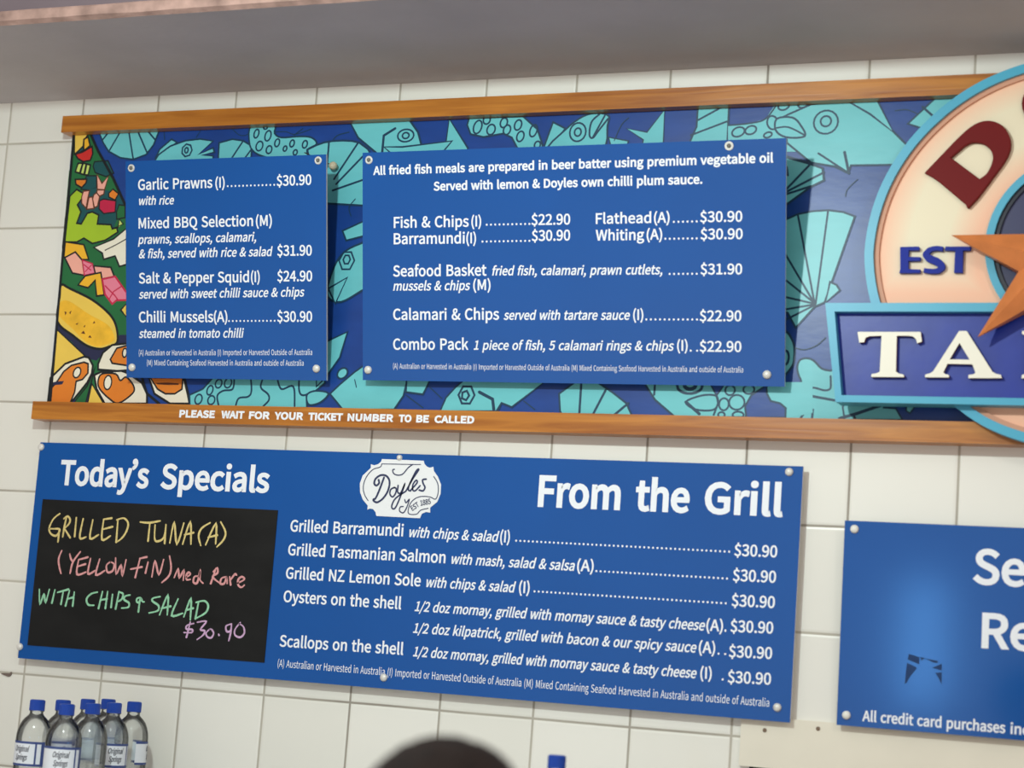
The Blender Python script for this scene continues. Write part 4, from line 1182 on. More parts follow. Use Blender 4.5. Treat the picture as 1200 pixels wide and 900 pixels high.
c1, c2, c3, c4 = (30, 580, 7.5), (150, 580, 6.667), (30, 670, 7.5), (150, 670, 6.667)
tag(chalk('yellow_chalk', (212, 192, 126), [
    (c1, '305,165 250,210 212,290 225,340 270,360 300,325 300,300 250,298 215,298 | 300,300 296,350 288,415 | 365,190 345,280 330,370 | 340,210 372,188 395,215 385,255 345,295 | 345,295 395,375 | 450,200 435,365 | '
         '510,210 480,375 535,370 | 595,220 570,382 645,350 | 690,215 760,205 | 690,215 675,392 750,360 | 685,302 768,280 | 815,225 800,415 | 805,220 868,205 905,250 890,320 850,380 802,415'),
    (c2, '100,212 170,218 255,203 | 175,215 160,360 | 215,235 212,345 240,362 285,330 300,232 | 300,232 290,378 | 330,375 365,215 385,385 440,220 | 430,385 490,212 495,385 | 445,312 515,295 | '
         '645,218 580,260 555,320 572,395 | 610,390 690,225 688,382 | 630,332 700,315 | 728,212 765,290 750,350 698,406')]), 'yellow chalk words')
tag(chalk('pink_chalk', (212, 150, 150), [
    (c1, '322,490 295,560 300,630 315,690 | 392,520 402,560 420,590 | 485,500 420,590 395,690 | 470,570 550,548 | 470,570 455,697 535,678 | 465,628 530,608 | 575,560 552,692 615,665 | 655,565 622,702 700,665 | '
         '750,588 715,620 725,680 770,665 782,610 750,588 | 795,555 800,692 842,620 855,708 887,570'),
    (c2, '95,497 150,485 | 98,495 60,645 | 25,580 112,563 | 160,525 140,610 | 190,640 215,518 245,622 282,505 | 328,478 340,560 325,630 268,685 | 365,645 395,580 405,645 440,590 435,667 | '
         '460,642 490,622 478,605 460,625 462,662 490,660 | 550,635 522,640 515,682 545,685 568,588 565,660 590,690 | 690,575 650,692 | 670,600 700,572 702,610 665,642 732,697 | '
         '770,640 735,652 725,692 755,692 775,645 778,692 | 798,640 805,702 | 802,668 838,620 852,627 | 860,690 912,660 893,640 865,662 865,705 890,722 912,705')]), 'pink chalk words')
tag(chalk('green_chalk', (144, 200, 164), [
    (c3, '125,155 130,282 165,200 180,268 213,155 | 262,160 235,275 | 285,182 380,155 | 335,172 315,285 | 390,165 355,300 | 432,180 418,300 | 370,240 425,225 | 635,180 580,195 540,240 555,290 605,295 | '
         '680,175 645,322 | 725,175 705,322 | 660,250 720,238 | 768,200 755,312 | 825,175 795,327 | 825,178 860,195 850,240 810,265 | 922,205 880,215 870,245 912,275 905,312 848,320 | '
         '1010,228 985,235 980,262 1002,270 1018,235 1030,262 1046,265 | 1010,240 995,352'),
    (c4, '255,195 200,207 195,230 242,265 235,305 168,322 | 250,337 315,183 310,337 | 265,287 337,270 | 395,213 345,342 430,325 | 440,352 495,210 490,377 | 455,302 512,285 | 555,235 530,367 | 535,240 600,228 630,265 610,320 535,364')]), 'green chalk words')
tag(chalk('lilac_chalk', (196, 160, 194), [
    (c4, '517,404 465,420 460,448 505,452 500,475 440,475 | 490,393 460,512 | 545,395 615,388 570,450 602,462 590,495 543,530 | 640,450 613,480 625,510 655,515 672,480 655,450 640,450 | 711,488 714,496 | '
         '812,408 770,425 775,467 805,460 812,412 | 812,412 805,480 790,540 | 880,398 840,450 840,495 880,512 912,480 905,430 870,405')], 0.004), 'lilac chalk price')

# white badge with script
L1 = (400, 520, 7.5)
PAPER = mat('badge_white', (234, 236, 238), 0.5)
BINK = mat('badge_ink', (44, 52, 88), 0.5)
k = MB()
k.prism([P(F3, *L1, '360,135 725,150 733,178 752,200 780,212 810,203 815,240 850,290 878,360 874,440 845,510 783,562 782,606 745,600 710,615 692,655 310,635 302,600 280,575 255,570 230,580 235,545 190,490 167,425 165,350 190,280 262,212 262,180 290,190 325,180 350,160')], 0, 0.0012, 0)
bd = k.build('badge', PAPER, b3)
k = MB()
for s, w_ in (('358,178 630,183 700,183', 6), ('630,183 590,212 545,265 505,277 470,268 455,245 458,228 470,226', 9), ('358,178 345,205 285,225 235,275 203,340 196,400 210,455 238,500', 7), ('815,290 848,345 855,420 832,487 780,468 700,465 645,488 605,535 592,612 662,620 700,585 765,568', 7),
              ('378,298 340,400 305,478 285,490 290,505 320,515 370,480 412,415 427,335 400,285 350,277 305,308 292,350 312,368 335,345 330,318', 15), ('470,385 438,402 430,442 452,468 478,440 486,398 470,385', 12),
              ('502,368 498,425 525,432 562,350 520,470 480,560 455,572 446,545 480,480 570,418', 12), ('570,418 630,310 682,232 662,238 605,350 592,405 612,415', 12), ('612,410 668,345 660,322 632,360 632,408 655,412 695,370', 12),
              ('748,312 718,318 722,350 738,385 720,415 688,408', 13), ('560,492 572,520 600,490 578,560 548,607 515,592 520,558 546,552', 9)):
    k.stroke(smooth(P(F3, *L1, s), False, 5), w_ / 7.5 * 0.0021, 0.0016, 0)
for s, a, b in (('EST', '628,592', '690,548'), ('1885', '700,545', '790,528')):
    p0, p1 = P(F3, *L1, a)[0], P(F3, *L1, b)[0]
    write(k, s, p0, p1, 0.0105, False, 0.03, 0.0018)
k.build('badge_script', BINK, bd)

# --- credit card sign at the right
F4 = Frame((0, -0.026, ZT - 5.83 * T), (0, -0.035, 1))
b4, r4 = board('menu_board', F4, (989, 609), (1200, 619.5), (1190, 866.5), (981.5, 850), 'blue credit card sign at the right edge with a glare and torn sticker', xr=8.99 * T + 1.45)
t = MB()
W = lambda s, x0, y0, x1, y1, cap, it=False, bold=0.03: on_face(F4, t, s, (x0, y0), (x1, y1), cap, it, bold)
W('Se', 1140.5, 683, 1201.5, 686.5, 39, False, 0.04)
t.build('heading', WHITE, b4)
t = MB()
W('Re', 1150, 758, 1213, 762, 39, False, 0.04)
t.build('heading', WHITE, b4)
t = MB()
W('All credit card purchases', 1010.5, 844.6, 1178, 859, 12, False, 0.035)
W('inc', 1184, 859.6, 1206, 861.5, 12, False, 0.035)
t.build('fine_print', WHITE, b4)
k = MB()
for s in ('540,555 690,602 690,705 525,635', '515,680 655,750 620,800 560,870 510,960 480,980 490,895', '700,600 770,610 720,655', '770,620 950,652 945,685 870,672', '868,750 1005,695 1005,790 940,768', '915,820 1005,815 1003,985 960,900'):
    k.fill([P(F4, 1020, 720, 12, s)], 0.0004, 0)
k.build('torn_sticker', mat('sticker_residue', (28, 58, 104), 0.75, vary=0.1, scale=120), b4)
for x, y in ((1001.5, 620), (992, 838)):
    fixing(F4, b4, x, y, 0.02, None, 0.0078, PLASTIC, washer=False)

# ================================================================== round sign over the mural
FS = Frame((10.96 * T, -0.075, ZT - 1.48 * T))
rs = thing('round_sign', 'big round relief sign with starfish and raised letters, cut off at the right', 'sign', FS.matrix())
SKY = mat('sign_sky_blue', (74, 166, 196), 0.35, vary=0.04)
FACE = mat('sign_face', (246, 234, 204), 0.45)
nt = FACE.node_tree                      # airbrushed peach edges on a cream face
tc = nt.nodes.new('ShaderNodeTexCoord')
sp = nt.nodes.new('ShaderNodeSeparateXYZ')
nt.links.new(tc.outputs['Object'], sp.inputs[0])
rr = math_node(nt, 'SQRT', math_node(nt, 'ADD', math_node(nt, 'POWER', sp.outputs['X'], 2), math_node(nt, 'POWER', sp.outputs['Y'], 2)))
e = math_node(nt, 'ABSOLUTE', math_node(nt, 'SUBTRACT', rr, 0.255))
e = math_node(nt, 'DIVIDE', math_node(nt, 'SUBTRACT', e, 0.035), 0.055)
lo = math_node(nt, 'DIVIDE', math_node(nt, 'SUBTRACT', -0.015, sp.outputs['Y']), 0.06)
mx = nt.nodes.new('ShaderNodeMath')
mx.operation = 'MAXIMUM'
mx.use_clamp = True
nt.links.new(e, mx.inputs[0])
nt.links.new(lo, mx.inputs[1])
rp = nt.nodes.new('ShaderNodeValToRGB')
rp.color_ramp.elements[0].color = (*lin((234, 222, 192)), 1)
rp.color_ramp.elements[1].color = (*lin((244, 188, 156)), 1)
nt.links.new(mx.outputs[0], rp.inputs['Fac'])
nt.links.new(rp.outputs[0], nt.nodes['Principled BSDF'].inputs['Base Color'])

RT = ((-90, 1.772), (-78, 1.756), (-67, 1.74), (-56, 1.712), (-45, 1.73), (-30, 1.78), (-15, 1.82), (0, 1.84), (20, 1.83), (45, 1.808), (70, 1.80), (90, 1.80))


def rim_r(a):
    """Outline radius of the slightly flattened disc; a is the angle above the horizontal, same on both sides."""
    for (a0, r0), (a1, r1_) in zip(RT, RT[1:]):
        if a0 <= a <= a1:
            return r0 + (r1_ - r0) * (a - a0) / (a1 - a0)
    return 1.8


def disc(k=0.0, n=120):
    pts = []
    for i in range(n):
        a = 2 * math.pi * i / n
        e_ = math.degrees(math.asin(max(-1, min(1, math.sin(a)))))
        r = rim_r(e_) * T + k
        pts.append((r * math.cos(a), r * math.sin(a)))
    return pts


RIM = 0.0165
fd = MB()
fd.prism([disc(-0.004)], -0.028, -0.014, 0, 0)
fd.build('face', FACE, rs)
rm = MB()
rm.prism([disc(0), list(reversed(disc(-RIM)))], -0.028, 0.0, 0, 0, bevel=0.0)
rm.build('outer_rim', SKY, rs)
COPPER = mat('bead_copper', (206, 150, 122), 0.5)  # brownish pink of the bead inside the outer rim
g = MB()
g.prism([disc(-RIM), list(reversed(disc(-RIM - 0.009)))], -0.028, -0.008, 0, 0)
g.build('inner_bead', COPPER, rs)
ICX, ICY = (11.06 - 10.96) * T, (-1.43 + 1.48) * T
ic = lambda r, n=72: ellipse(ICX, ICY, r * T, r * T, n=n)
g = MB()
g.prism([ic(0.845), list(reversed(ic(0.775)))], -0.02, -0.002, 0, 0)
g.build('inner_rim', SKY, rs)
g = MB()
g.fill([ic(0.78)], -0.0135, 0)
g.build('porthole', mat('porthole_navy', (52, 56, 92), 0.3, vary=0.1), rs)
g = MB()
g.prism([ic(0.776), list(reversed(ic(0.735)))], -0.0134, -0.008, 0, 0)
g.build('porthole_ring', mat('porthole_black', (18, 26, 44), 0.35), rs)

# raised letters round the ring
MAROON = mat('letter_maroon', (108, 8, 10), 0.5, vary=0.06, spec=0.15)
HALO = mat('letter_bed', (240, 228, 200), 0.5)
PXS = lambda s: P(FS, 1000, 60, 6, s)
SPL = lambda s: smooth(PXS(s), False, 5)
D_OUT = PXS('498,852') + SPL('700,640 800,545 880,497 960,485 1040,515 1090,580 1105,650 1090,720 1050,790 980,885') + PXS('880,1020 808,1098 795,1095 790,1075 600,915 550,880')
D_IN = PXS('683,745') + SPL('780,662 840,637 915,650 965,695 978,760 940,850 885,895')
for nm, lps, lab in (('letter', [D_OUT, D_IN], 'maroon letter D'),
                     ('letter', [[FS.at(*q_) for q_ in ellipse(1226, 121, 29, 27, n=28)], [FS.at(*q_) for q_ in ellipse(1227, 121, 13, 16, n=24)]], 'maroon letter O')):
    g = MB()
    g.prism(lps, -0.014, -0.003, 0, 0, bevel=0.001)
    tag(g.build(nm, MAROON, rs), lab)
ROYAL = mat('letter_royal_blue', (24, 42, 146), 0.5, vary=0.05, spec=0.15)
E6 = (1000, 200, 6)
for lps, lab in (([P(FS, *E6, '326,533 455,530 462,535 458,556 386,556 383,602 468,604 466,630 383,630 384,688 468,692 464,715 320,716 327,690')], 'blue letter E'),
                 ([P(FS, *E6, '645,530 826,530 818,556 768,558 765,713 705,713 713,558 640,556')], 'blue letter T')):
    g = MB()
    g.prism(lps, -0.014, -0.004, 0, 0)
    tag(g.build('letter', ROYAL, rs), lab)
sc = smooth(P(FS, *E6, '626,548 585,541 535,552 508,585 530,612 585,636 618,668 596,698 545,703 492,696'), False, 5)
hw = [0.0042, 0.0042, 0.0048, 0.006, 0.0068, 0.0068, 0.0062, 0.005, 0.0044, 0.004]
lp_, rp_ = [], []
for i, p_ in enumerate(sc):
    a_, c_ = Vector(sc[max(0, i - 1)]), Vector(sc[min(len(sc) - 1, i + 1)])
    d_ = (c_ - a_).normalized()
    h_ = hw[min(9, int(i / len(sc) * 10))]
    lp_.append((p_[0] - d_.y * h_, p_[1] + d_.x * h_))
    rp_.append((p_[0] + d_.y * h_, p_[1] - d_.x * h_))
g = MB()
g.prism([lp_ + rp_[::-1]], -0.014, -0.004, 0, 0)
tag(g.build('letter', ROYAL, rs), 'blue letter S')

# name plaque across the disc
PLQ = (960, 340, 5)
FQ = Frame((10.96 * T, -0.097, ZT - 1.48 * T))
pq_o = P(FQ, *PLQ, '35,75 95,655')
xr_o = 2.15 * T
top, bot = pq_o[0][1], pq_o[1][1]
outer_ = [pq_o[1], (xr_o - 0.026, bot), (xr_o, top), pq_o[0]]
pq_i = P(FQ, *PLQ, '90,125 130,615')
inner_ = [pq_i[1], (xr_o - 0.036, pq_i[1][1]), (xr_o - 0.012, pq_i[0][1]), pq_i[0]]
g = MB()
g.prism([outer_, inner_[::-1]], -0.028, 0.022, 0, 0)
g.build('plaque_frame', SKY, rs)
g = MB()
g.prism([offset(inner_, 0.004)], -0.020, 0.003, 0, 0)
g.build('plaque_panel', mat('plaque_royal', (24, 48, 146), 0.35, vary=0.10, scale=12, bump=0.05), rs)
IVORY = mat('letter_ivory', (236, 232, 216), 0.4)
FP = Frame((10.96 * T, -0.088, ZT - 1.48 * T))
for s, hole_, lab in (('225,245 595,245 602,302 575,312 568,288 550,272 525,268 455,268 450,478 470,490 495,495 499,510 305,509 308,492 335,488 355,478 366,268 295,270 272,280 264,305 235,308', None, 'ivory letter T'),
                      ('820,240 865,240 1015,478 1035,490 1065,497 1070,516 875,516 875,498 905,493 916,484 898,435 752,432 728,482 738,492 760,497 762,512 620,511 622,495 648,488 668,476', '822,310 882,408 765,406', 'ivory letter A'),
                      ('1188,240 1300,240 1300,258 1272,266 1270,365 1360,268 1345,258 1345,240 1450,240 1450,258 1415,268 1335,352 1440,490 1468,498 1468,518 1350,518 1290,400 1270,420 1270,490 1295,498 1295,518 1186,517 1188,498 1210,490 1214,268 1190,258', None, 'ivory letter K')):
    lps = [P(FP, *PLQ, s)]
    if hole_:
        lps.append(P(FP, *PLQ, hole_))
    g = MB()
    g.prism(lps, 0.003, 0.014, 0, 1)
    o = g.build('letter', [IVORY, mat('letter_edge_rust', (122, 70, 58), 0.5)], rs)
    tag(o, lab)

# starfish in relief
FT = Frame((10.96 * T, -0.112, ZT - 1.48 * T))
tips = [FT.at(1119, 277), FT.at(1143.5, 398)]
vA = FT.at(1194, 318)
cxs, cys = FT.at(1235, 306)
Rt = sum(math.hypot(p_[0] - cxs, p_[1] - cys) for p_ in tips) / 2
a1_ = math.atan2(tips[0][1] - cys, tips[0][0] - cxs)
a2_ = math.atan2(tips[1][1] - cys, tips[1][0] - cxs)
rv = math.hypot(vA[0] - cxs, vA[1] - cys)
av = math.atan2(vA[1] - cys, vA[0] - cxs) % (2 * math.pi)
a1_, a2_ = a1_ % (2 * math.pi), a2_ % (2 * math.pi)
rest = (2 * math.pi - (a2_ - a1_)) / 4
tang = [a1_, a2_] + [a2_ + rest * (i + 1) for i in range(3)]
g = MB()
FZ = 0.037                                   # the star stands this far off the face of the disc
g.v.append((cxs, cys, FZ + 0.030))
for i in range(5):
    n_ = tang[(i + 1) % 5] + (2 * math.pi if tang[(i + 1) % 5] < tang[i] else 0)
    va = av if i == 0 else (tang[i] + n_) / 2
    g.v += [(cxs + Rt * math.cos(tang[i]), cys + Rt * math.sin(tang[i]), FZ + 0.004), (cxs + rv * math.cos(va), cys + rv * math.sin(va), FZ + 0.002),
            (cxs + Rt * math.cos(tang[i]), cys + Rt * math.sin(tang[i]), FZ), (cxs + rv * math.cos(va), cys + rv * math.sin(va), FZ - 0.045)]
for i in range(5):
    t0, v0, t1 = 1 + 4 * i, 2 + 4 * i, 1 + 4 * ((i + 1) % 5)
    g.face((0, t0, v0), 0)
    g.face((0, v0, t1), 0)
    g.face((t0, t0 + 2, v0 + 2, v0), 0)
    g.face((v0, v0 + 2, t1 + 2, t1), 0)
STAR = mat('starfish_orange', (204, 122, 68), 0.38, vary=0.12, scale=22, bump=0.2, bscale=60)
g.build('starfish', STAR, rs)

# ================================================================== counter and water bottles
ZCAP = 1.437
BH = 0.225
ct = thing('service_counter', 'stainless service counter along the tiled wall, below the photo', 'counter', Matrix.Identity(4))
g = MB()
g.box((-0.7, -0.86, ZCAP - BH - 0.04), (1.62, -0.005, ZCAP - BH), 0)
g.build('counter_top', mat('brushed_steel', (190, 190, 188), 0.35, metal=0.9, vary=0.05, stretch=(1, 30, 1)), ct)
g = MB()
g.box((-0.66, -0.82, 0.0), (1.58, -0.005, ZCAP - BH - 0.04), 0)
g.build('counter_body', mat('counter_laminate', (196, 196, 190), 0.5, vary=0.04), ct)

CAPB = mat('blue_cap', (24, 66, 160), 0.35)
PET = bpy.data.materials.new('clear_water_plastic')
PET.use_nodes = True
pn = PET.node_tree
pn.nodes.remove(pn.nodes['Principled BSDF'])
p_tr = pn.nodes.new('ShaderNodeBsdfTransparent')
p_tr.inputs['Color'].default_value = (0.95, 0.965, 0.97, 1)
p_gl = pn.nodes.new('ShaderNodeBsdfGlossy')
p_gl.inputs['Roughness'].default_value = 0.06
p_rf = pn.nodes.new('ShaderNodeBsdfRefraction')
p_rf.inputs['Color'].default_value = (0.93, 0.95, 0.95, 1)
p_rf.inputs['IOR'].default_value = 1.33
p_rf.inputs['Roughness'].default_value = 0.05
p_m1 = pn.nodes.new('ShaderNodeMixShader')
p_m1.inputs[0].default_value = 0.30
p_fr = pn.nodes.new('ShaderNodeFresnel')
p_fr.inputs['IOR'].default_value = 1.5
p_m2 = pn.nodes.new('ShaderNodeMixShader')
pn.links.new(p_tr.outputs[0], p_m1.inputs[1])
pn.links.new(p_rf.outputs[0], p_m1.inputs[2])
pn.links.new(p_fr.outputs[0], p_m2.inputs[0])
pn.links.new(p_m1.outputs[0], p_m2.inputs[1])
pn.links.new(p_gl.outputs[0], p_m2.inputs[2])
pn.links.new(p_m2.outputs[0], pn.nodes['Material Output'].inputs['Surface'])
LABW = mat('label_white', (226, 230, 236), 0.5)
LABN = mat('label_navy', (62, 78, 132), 0.5)
LABI = mat('label_ink', (40, 40, 58), 0.6)


def bottle():
    root = thing('water_bottle', '-', 'bottle', Matrix.Identity(4), 'water bottles on the counter')
    R = 0.0345
    bt = MB()
    prof = [(0.0, 0.004), (0.02, 0.003), (R - 0.005, 0.0), (R - 0.001, 0.004), (R, 0.010)]
    z = 0.018
    while z < 0.094:
        prof += [(R, z), (R - 0.0018, z + 0.004), (R, z + 0.008)]
        z += 0.0155
    prof += [(R - 0.0006, 0.099), (R - 0.0006, 0.146), (R, 0.149)]
    prof += [(R - 0.0005, 0.157), (R - 0.002, 0.166), (R - 0.0048, 0.175), (R - 0.0088, 0.1835), (R - 0.0135, 0.1895), (R - 0.0185, 0.194), (0.0136, 0.1972), (0.0128, 0.199), (0.0128, 0.203), (0.0150, 0.2035), (0.0150, 0.2045), (0.0125, 0.205), (0.0, 0.205)]
    bt.lathe(prof, 40)
    bt.build('bottle_body', PET, root, shade=True)
    cp_ = MB()
    pr = [(0.0, 0.2251), (0.0128, 0.225), (0.0146, 0.2235), (0.0148, 0.222)]
    n = 60
    s0 = len(cp_.v)
    for r_, z_ in pr + [(0.0148, 0.209), (0.0148, 0.2046)]:
        for i in range(n):
            a = 2 * math.pi * i / n
            rr_ = r_ - (0.0005 if i % 2 and r_ > 0.0147 else 0)
            cp_.v.append((rr_ * math.cos(a), rr_ * math.sin(a), z_))
    for k_ in range(5):
        for i in range(n):
            j = (i + 1) % n
            cp_.face((s0 + k_ * n + i, s0 + (k_ + 1) * n + i, s0 + (k_ + 1) * n + j, s0 + k_ * n + j), 0)
    cp_.build('cap', CAPB, root)
    lb = MB()
    RL = R + 0.0004
    A0, A1 = math.radians(-90 - 78), math.radians(-90 + 78)
    lb.lathe([(RL, 0.099), (RL, 0.1035), (RL, 0.1415), (RL, 0.146)], 40, 0, mats=[1, 0, 1], a0=A0, a1=A1)
    lb.lathe([(RL + 0.0002, 0.1035), (RL + 0.0002, 0.1415)], 6, 1, a0=math.radians(-90 + 40), a1=math.radians(-90 + 46))
    lb.lathe([(RL + 0.0002, 0.1035), (RL + 0.0002, 0.1415)], 12, 1, a0=math.radians(-90 + 60), a1=math.radians(-90 + 78))
    lo_ = lb.build('label', [LABW, LABN], root, shade=True)
    tx = MB()
    write(tx, 'Original', (-0.019, 0.1265), (0.014, 0.1265), 0.0105, True, 0.02, 0)
    write(tx, 'Springs', (-0.016, 0.1105), (0.012, 0.1105), 0.0105, True, 0.02, 0)
    tx.v = [((RL + 0.0004) * math.sin(x / RL), -(RL + 0.0004) * math.cos(x / RL), y) for x, y, _ in tx.v]
    tx.build('label_script', LABI, lo_)
    return root


def copy_tree(o, parent=None):
    c_ = o.copy()
    COL.objects.link(c_)
    c_.parent = parent
    for ch_ in list(o.children):
        copy_tree(ch_, c_)
    return c_


BOTTLES = [
    ((44.5, 820.0), -34, 'leftmost of the capped water bottles under the specials board, label turned left'),
    ((79.0, 825.0), 0, 'front water bottle second from left with its full label facing out'),
    ((109.5, 824.3), 165, 'front middle water bottle with only clear plastic facing out'),
    ((134.5, 823.5), 24, 'front water bottle fourth from left with label turned to the right'),
    ((158.0, 822.3), 96, 'rightmost bottle of the cluster with label at its right side, shadow on tiles'),
    ((74.5, 820.3), 40, 'back water bottle, its blue cap just behind the second front bottle from left'),
    ((103.5, 819.3), 200, 'back water bottle, its blue cap just behind the clear unlabelled front bottle'),
    ((127.5, 819.2), 120, 'back water bottle, its blue cap just behind the fourth front bottle'),
    ((653.0, 885.0), 20, 'lone water bottle at bottom centre, only its blue cap in view'),
]
proto = bottle()
for i, ((px, py), rot, lab) in enumerate(BOTTLES):
    o = proto if i == 0 else copy_tree(proto)
    d = ray(px, py)
    p = CAM_LOC + d * ((ZCAP - CAM_LOC.z) / d.z)
    face = math.atan2(CAM_LOC.x - p.x, -(CAM_LOC.y - p.y))          # turned towards the customers
    o.matrix_world = Matrix.Translation((p.x, p.y, ZCAP - BH)) @ Matrix.Rotation(face + math.radians(rot), 4, 'Z')
    o['label'] = lab
    if 'clear plastic' in lab:                                  # this one has lost its label
        for ch_ in [c_ for c_ in o.children if c_.name.startswith('label')]:
            for g_ in list(ch_.children):
                bpy.data.objects.remove(g_)
            bpy.data.objects.remove(ch_)

# ================================================================== the customer in front of the camera
d = ray(522, 862)
hp = CAM_LOC + d * 1.75
HT = hp.z                                      # crown height
person = thing('person', 'person with short dark brown hair seen from behind, only the crown in frame', 'person', Matrix.Translation((hp.x, hp.y, 0)) @ Matrix.Rotation(math.radians(-12), 4, 'Z'))


def skin(name, verts, edges, root_i, mats, parent, sub=2):
    """A limb-like surface grown on a skeleton: verts are (x, y, z, radius_x, radius_y)."""
    me = bpy.data.meshes.new(name)
    me.from_pydata([v_[:3] for v_ in verts], edges, [])
    o_ = bpy.data.objects.new(name, me)
    COL.objects.link(o_)
    sm = o_.modifiers.new('skin', 'SKIN')
    sm.use_smooth_shade = True
    for i_, v_ in enumerate(verts):
        sv = me.skin_vertices[0].data[i_]
        sv.radius = (v_[3], v_[4])
        sv.use_root = i_ == root_i
    ss = o_.modifiers.new('sub', 'SUBSURF')
    ss.levels = ss.render_levels = sub
    dg = bpy.context.evaluated_depsgraph_get()
    nm = bpy.data.meshes.new_from_object(o_.evaluated_get(dg))
    o_.modifiers.clear()
    o_.data = nm
    nm.name = name
    for m_ in mats:
        nm.materials.append(m_)
    o_.parent = parent
    return o_


k = HT / 1.62
SK = mat('skin', (206, 160, 134), 0.5, vary=0.04)
bv, be = [], []


def joint(x, y, z, r, r2=None, link=None):
    bv.append((x * k, y * k, z * k, r * k, (r2 or r) * k))
    if link is not None:
        be.append((link, len(bv) - 1))
    return len(bv) - 1


pel = joint(0, 0, 0.90, 0.135, 0.10)
wai = joint(0, 0, 1.04, 0.115, 0.085, pel)
che = joint(0, 0.0, 1.22, 0.135, 0.095, wai)
nkb = joint(0, 0.0, 1.345, 0.075, 0.065, che)
nek = joint(0, 0.01, 1.40, 0.05, 0.052, nkb)
jaw = joint(0, 0.025, 1.455, 0.066, 0.078, nek)
hed = joint(0, 0.02, 1.53, 0.076, 0.09, jaw)
crn = joint(0, 0.012, 1.575, 0.060, 0.072, hed)
for sg in (-1, 1):
    sh_ = joint(sg * 0.165, 0.0, 1.30, 0.052, 0.05, che)
    el = joint(sg * 0.215, 0.02, 1.04, 0.038, 0.038, sh_)
    wr = joint(sg * 0.235, 0.10, 0.83, 0.025, 0.028, el)
    pm = joint(sg * 0.237, 0.125, 0.765, 0.014, 0.034, wr)
    for q_, (dy, ln) in enumerate(((0.034, 0.068), (0.012, 0.078), (-0.010, 0.072), (-0.030, 0.055))):
        f1 = joint(sg * 0.240, 0.130 + dy, 0.722, 0.0095, None, pm)
        f2 = joint(sg * 0.236, 0.137 + dy, 0.722 - ln * 0.5, 0.0085, None, f1)
        joint(sg * 0.224, 0.140 + dy, 0.722 - ln, 0.007, None, f2)
    th = joint(sg * 0.225, 0.165, 0.77, 0.011, None, pm)
    joint(sg * 0.215, 0.182, 0.735, 0.0085, None, th)
    hip = joint(sg * 0.085, 0.0, 0.85, 0.088, 0.09, pel)
    kn = joint(sg * 0.095, 0.012, 0.47, 0.055, 0.058, hip)
    an = joint(sg * 0.10, -0.02, 0.09, 0.036, 0.038, kn)
    joint(sg * 0.105, 0.10, 0.035, 0.038, 0.028, an)
skin('body', bv, be, 0, [SK], person)


def clothes(name, idx, grow, m_, ends=()):
    """A garment over some of the joints, looser than the body."""
    mp_ = {j: n_ for n_, j in enumerate(idx)}
    vs = [(bv[j][0], bv[j][1], bv[j][2], bv[j][3] * grow[n_], bv[j][4] * grow[n_]) for n_, j in enumerate(idx)]
    return skin(name, vs, [(mp_[a], mp_[b_]) for a, b_ in be if a in mp_ and b_ in mp_], 0, [m_], person)


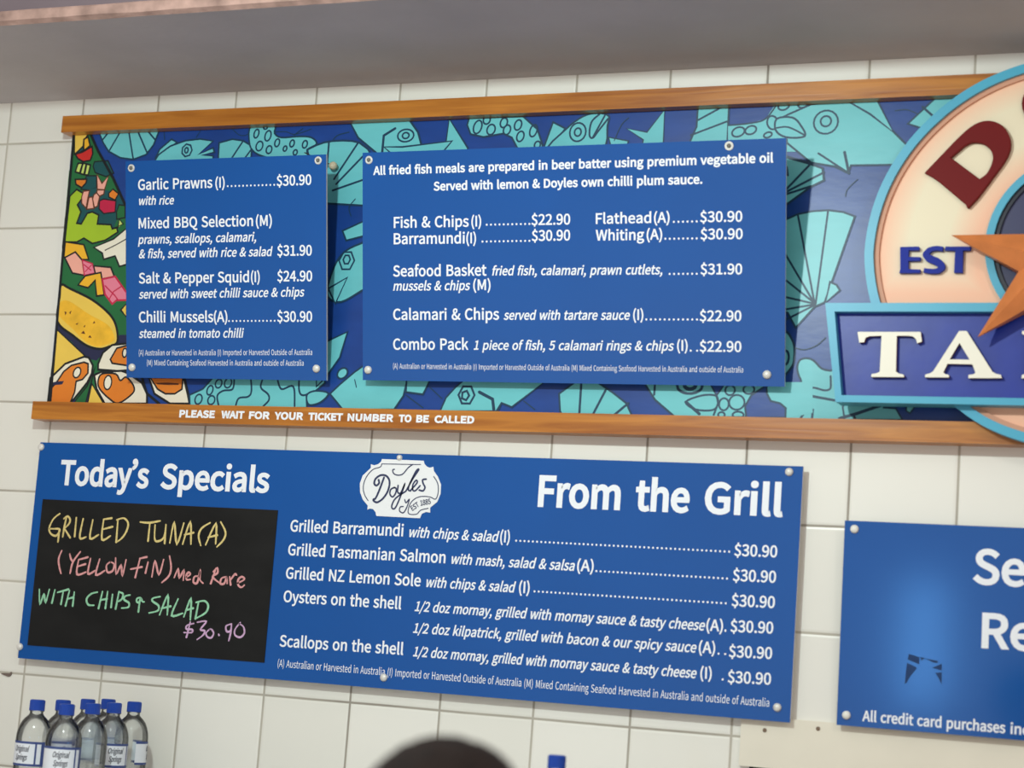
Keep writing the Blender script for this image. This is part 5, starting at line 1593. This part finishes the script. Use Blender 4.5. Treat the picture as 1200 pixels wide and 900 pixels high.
NARM = 4 + 12 + 2 + 4           # joints added per side
R0, L0 = 8, 8 + NARM
clothes('shirt', [pel, wai, che, nkb, R0, R0 + 1, L0, L0 + 1], [1.14, 1.18, 1.14, 0.95, 1.25, 1.3, 1.25, 1.3], mat('navy_shirt', (52, 56, 66), 0.85, vary=0.08, bump=0.3))
clothes('trousers', [pel, R0 + 18, R0 + 19, R0 + 20, L0 + 18, L0 + 19, L0 + 20], [1.08, 1.14, 1.3, 1.5, 1.14, 1.3, 1.5], mat('dark_jeans', (44, 50, 64), 0.9, vary=0.1, bump=0.3))
for sg in (-1, 1):
    fx = MB()
    fx.prism([smooth([(sg * 0.105 * k + x_ * k, y_ * k) for x_, y_ in ((-0.042, -0.06), (0.042, -0.06), (0.050, 0.06), (0.035, 0.165), (-0.035, 0.165), (-0.050, 0.06))], True, 4)], 0.0, 0.075 * k, 0, 0, bevel=0.02)
    fx.build('shoe', mat('black_shoe', (30, 28, 28), 0.6), person)


def blob(name, m_, c_, r_, fn=None, n=28, zmin=-1.0):
    g_ = MB()
    rows_ = 18
    for a in range(rows_ + 1):
        t_ = math.pi * a / rows_
        for b_ in range(n):
            p_ = 2 * math.pi * b_ / n
            v_ = Vector((math.sin(t_) * math.cos(p_), math.sin(t_) * math.sin(p_), max(zmin, math.cos(t_))))
            s_ = fn(v_) if fn else 1.0
            g_.v.append((c_[0] + v_.x * r_[0] * s_, c_[1] + v_.y * r_[1] * s_, c_[2] + v_.z * r_[2] * s_))
    for a in range(rows_):
        for b_ in range(n):
            q_ = (b_ + 1) % n
            g_.face((a * n + b_, (a + 1) * n + b_, (a + 1) * n + q_, a * n + q_), 0)
    return g_.build(name, m_, person, shade=True)


HAIR = mat('dark_brown_hair', (30, 17, 12), 0.8, vary=0.4, scale=60, bump=0.8, bscale=90, stretch=(1, 1, 0.3))


def hair_fn(v_):
    s_ = 1.0 + 0.025 * noise.noise(v_ * 6) + 0.012 * noise.noise(v_ * 19)
    if v_.y > 0.25 and v_.z < 0.25:              # face side stays clear
        s_ *= 1 - 0.55 * min(1, (v_.y - 0.25) * 2) * min(1, (0.25 - v_.z) * 2.2)
    if v_.z < -0.35:
        s_ *= 0.9
    return s_


blob('hair', HAIR, (0, 0.008 * k, 1.522 * k), (0.086 * k, 0.104 * k, 0.098 * k), hair_fn, 40)
for sg in (-1, 1):
    blob('ear', SK, (sg * 0.084 * k, 0.018 * k, 1.485 * k), (0.011 * k, 0.020 * k, 0.032 * k))
    blob('eye', mat('eye_white', (232, 230, 226), 0.2), (sg * 0.031 * k, 0.098 * k, 1.495 * k), (0.013 * k, 0.010 * k, 0.009 * k))
blob('nose', SK, (0, 0.114 * k, 1.472 * k), (0.014 * k, 0.018 * k, 0.026 * k))
blob('mouth', mat('lips', (176, 98, 92), 0.5), (0, 0.104 * k, 1.432 * k), (0.024 * k, 0.008 * k, 0.008 * k))
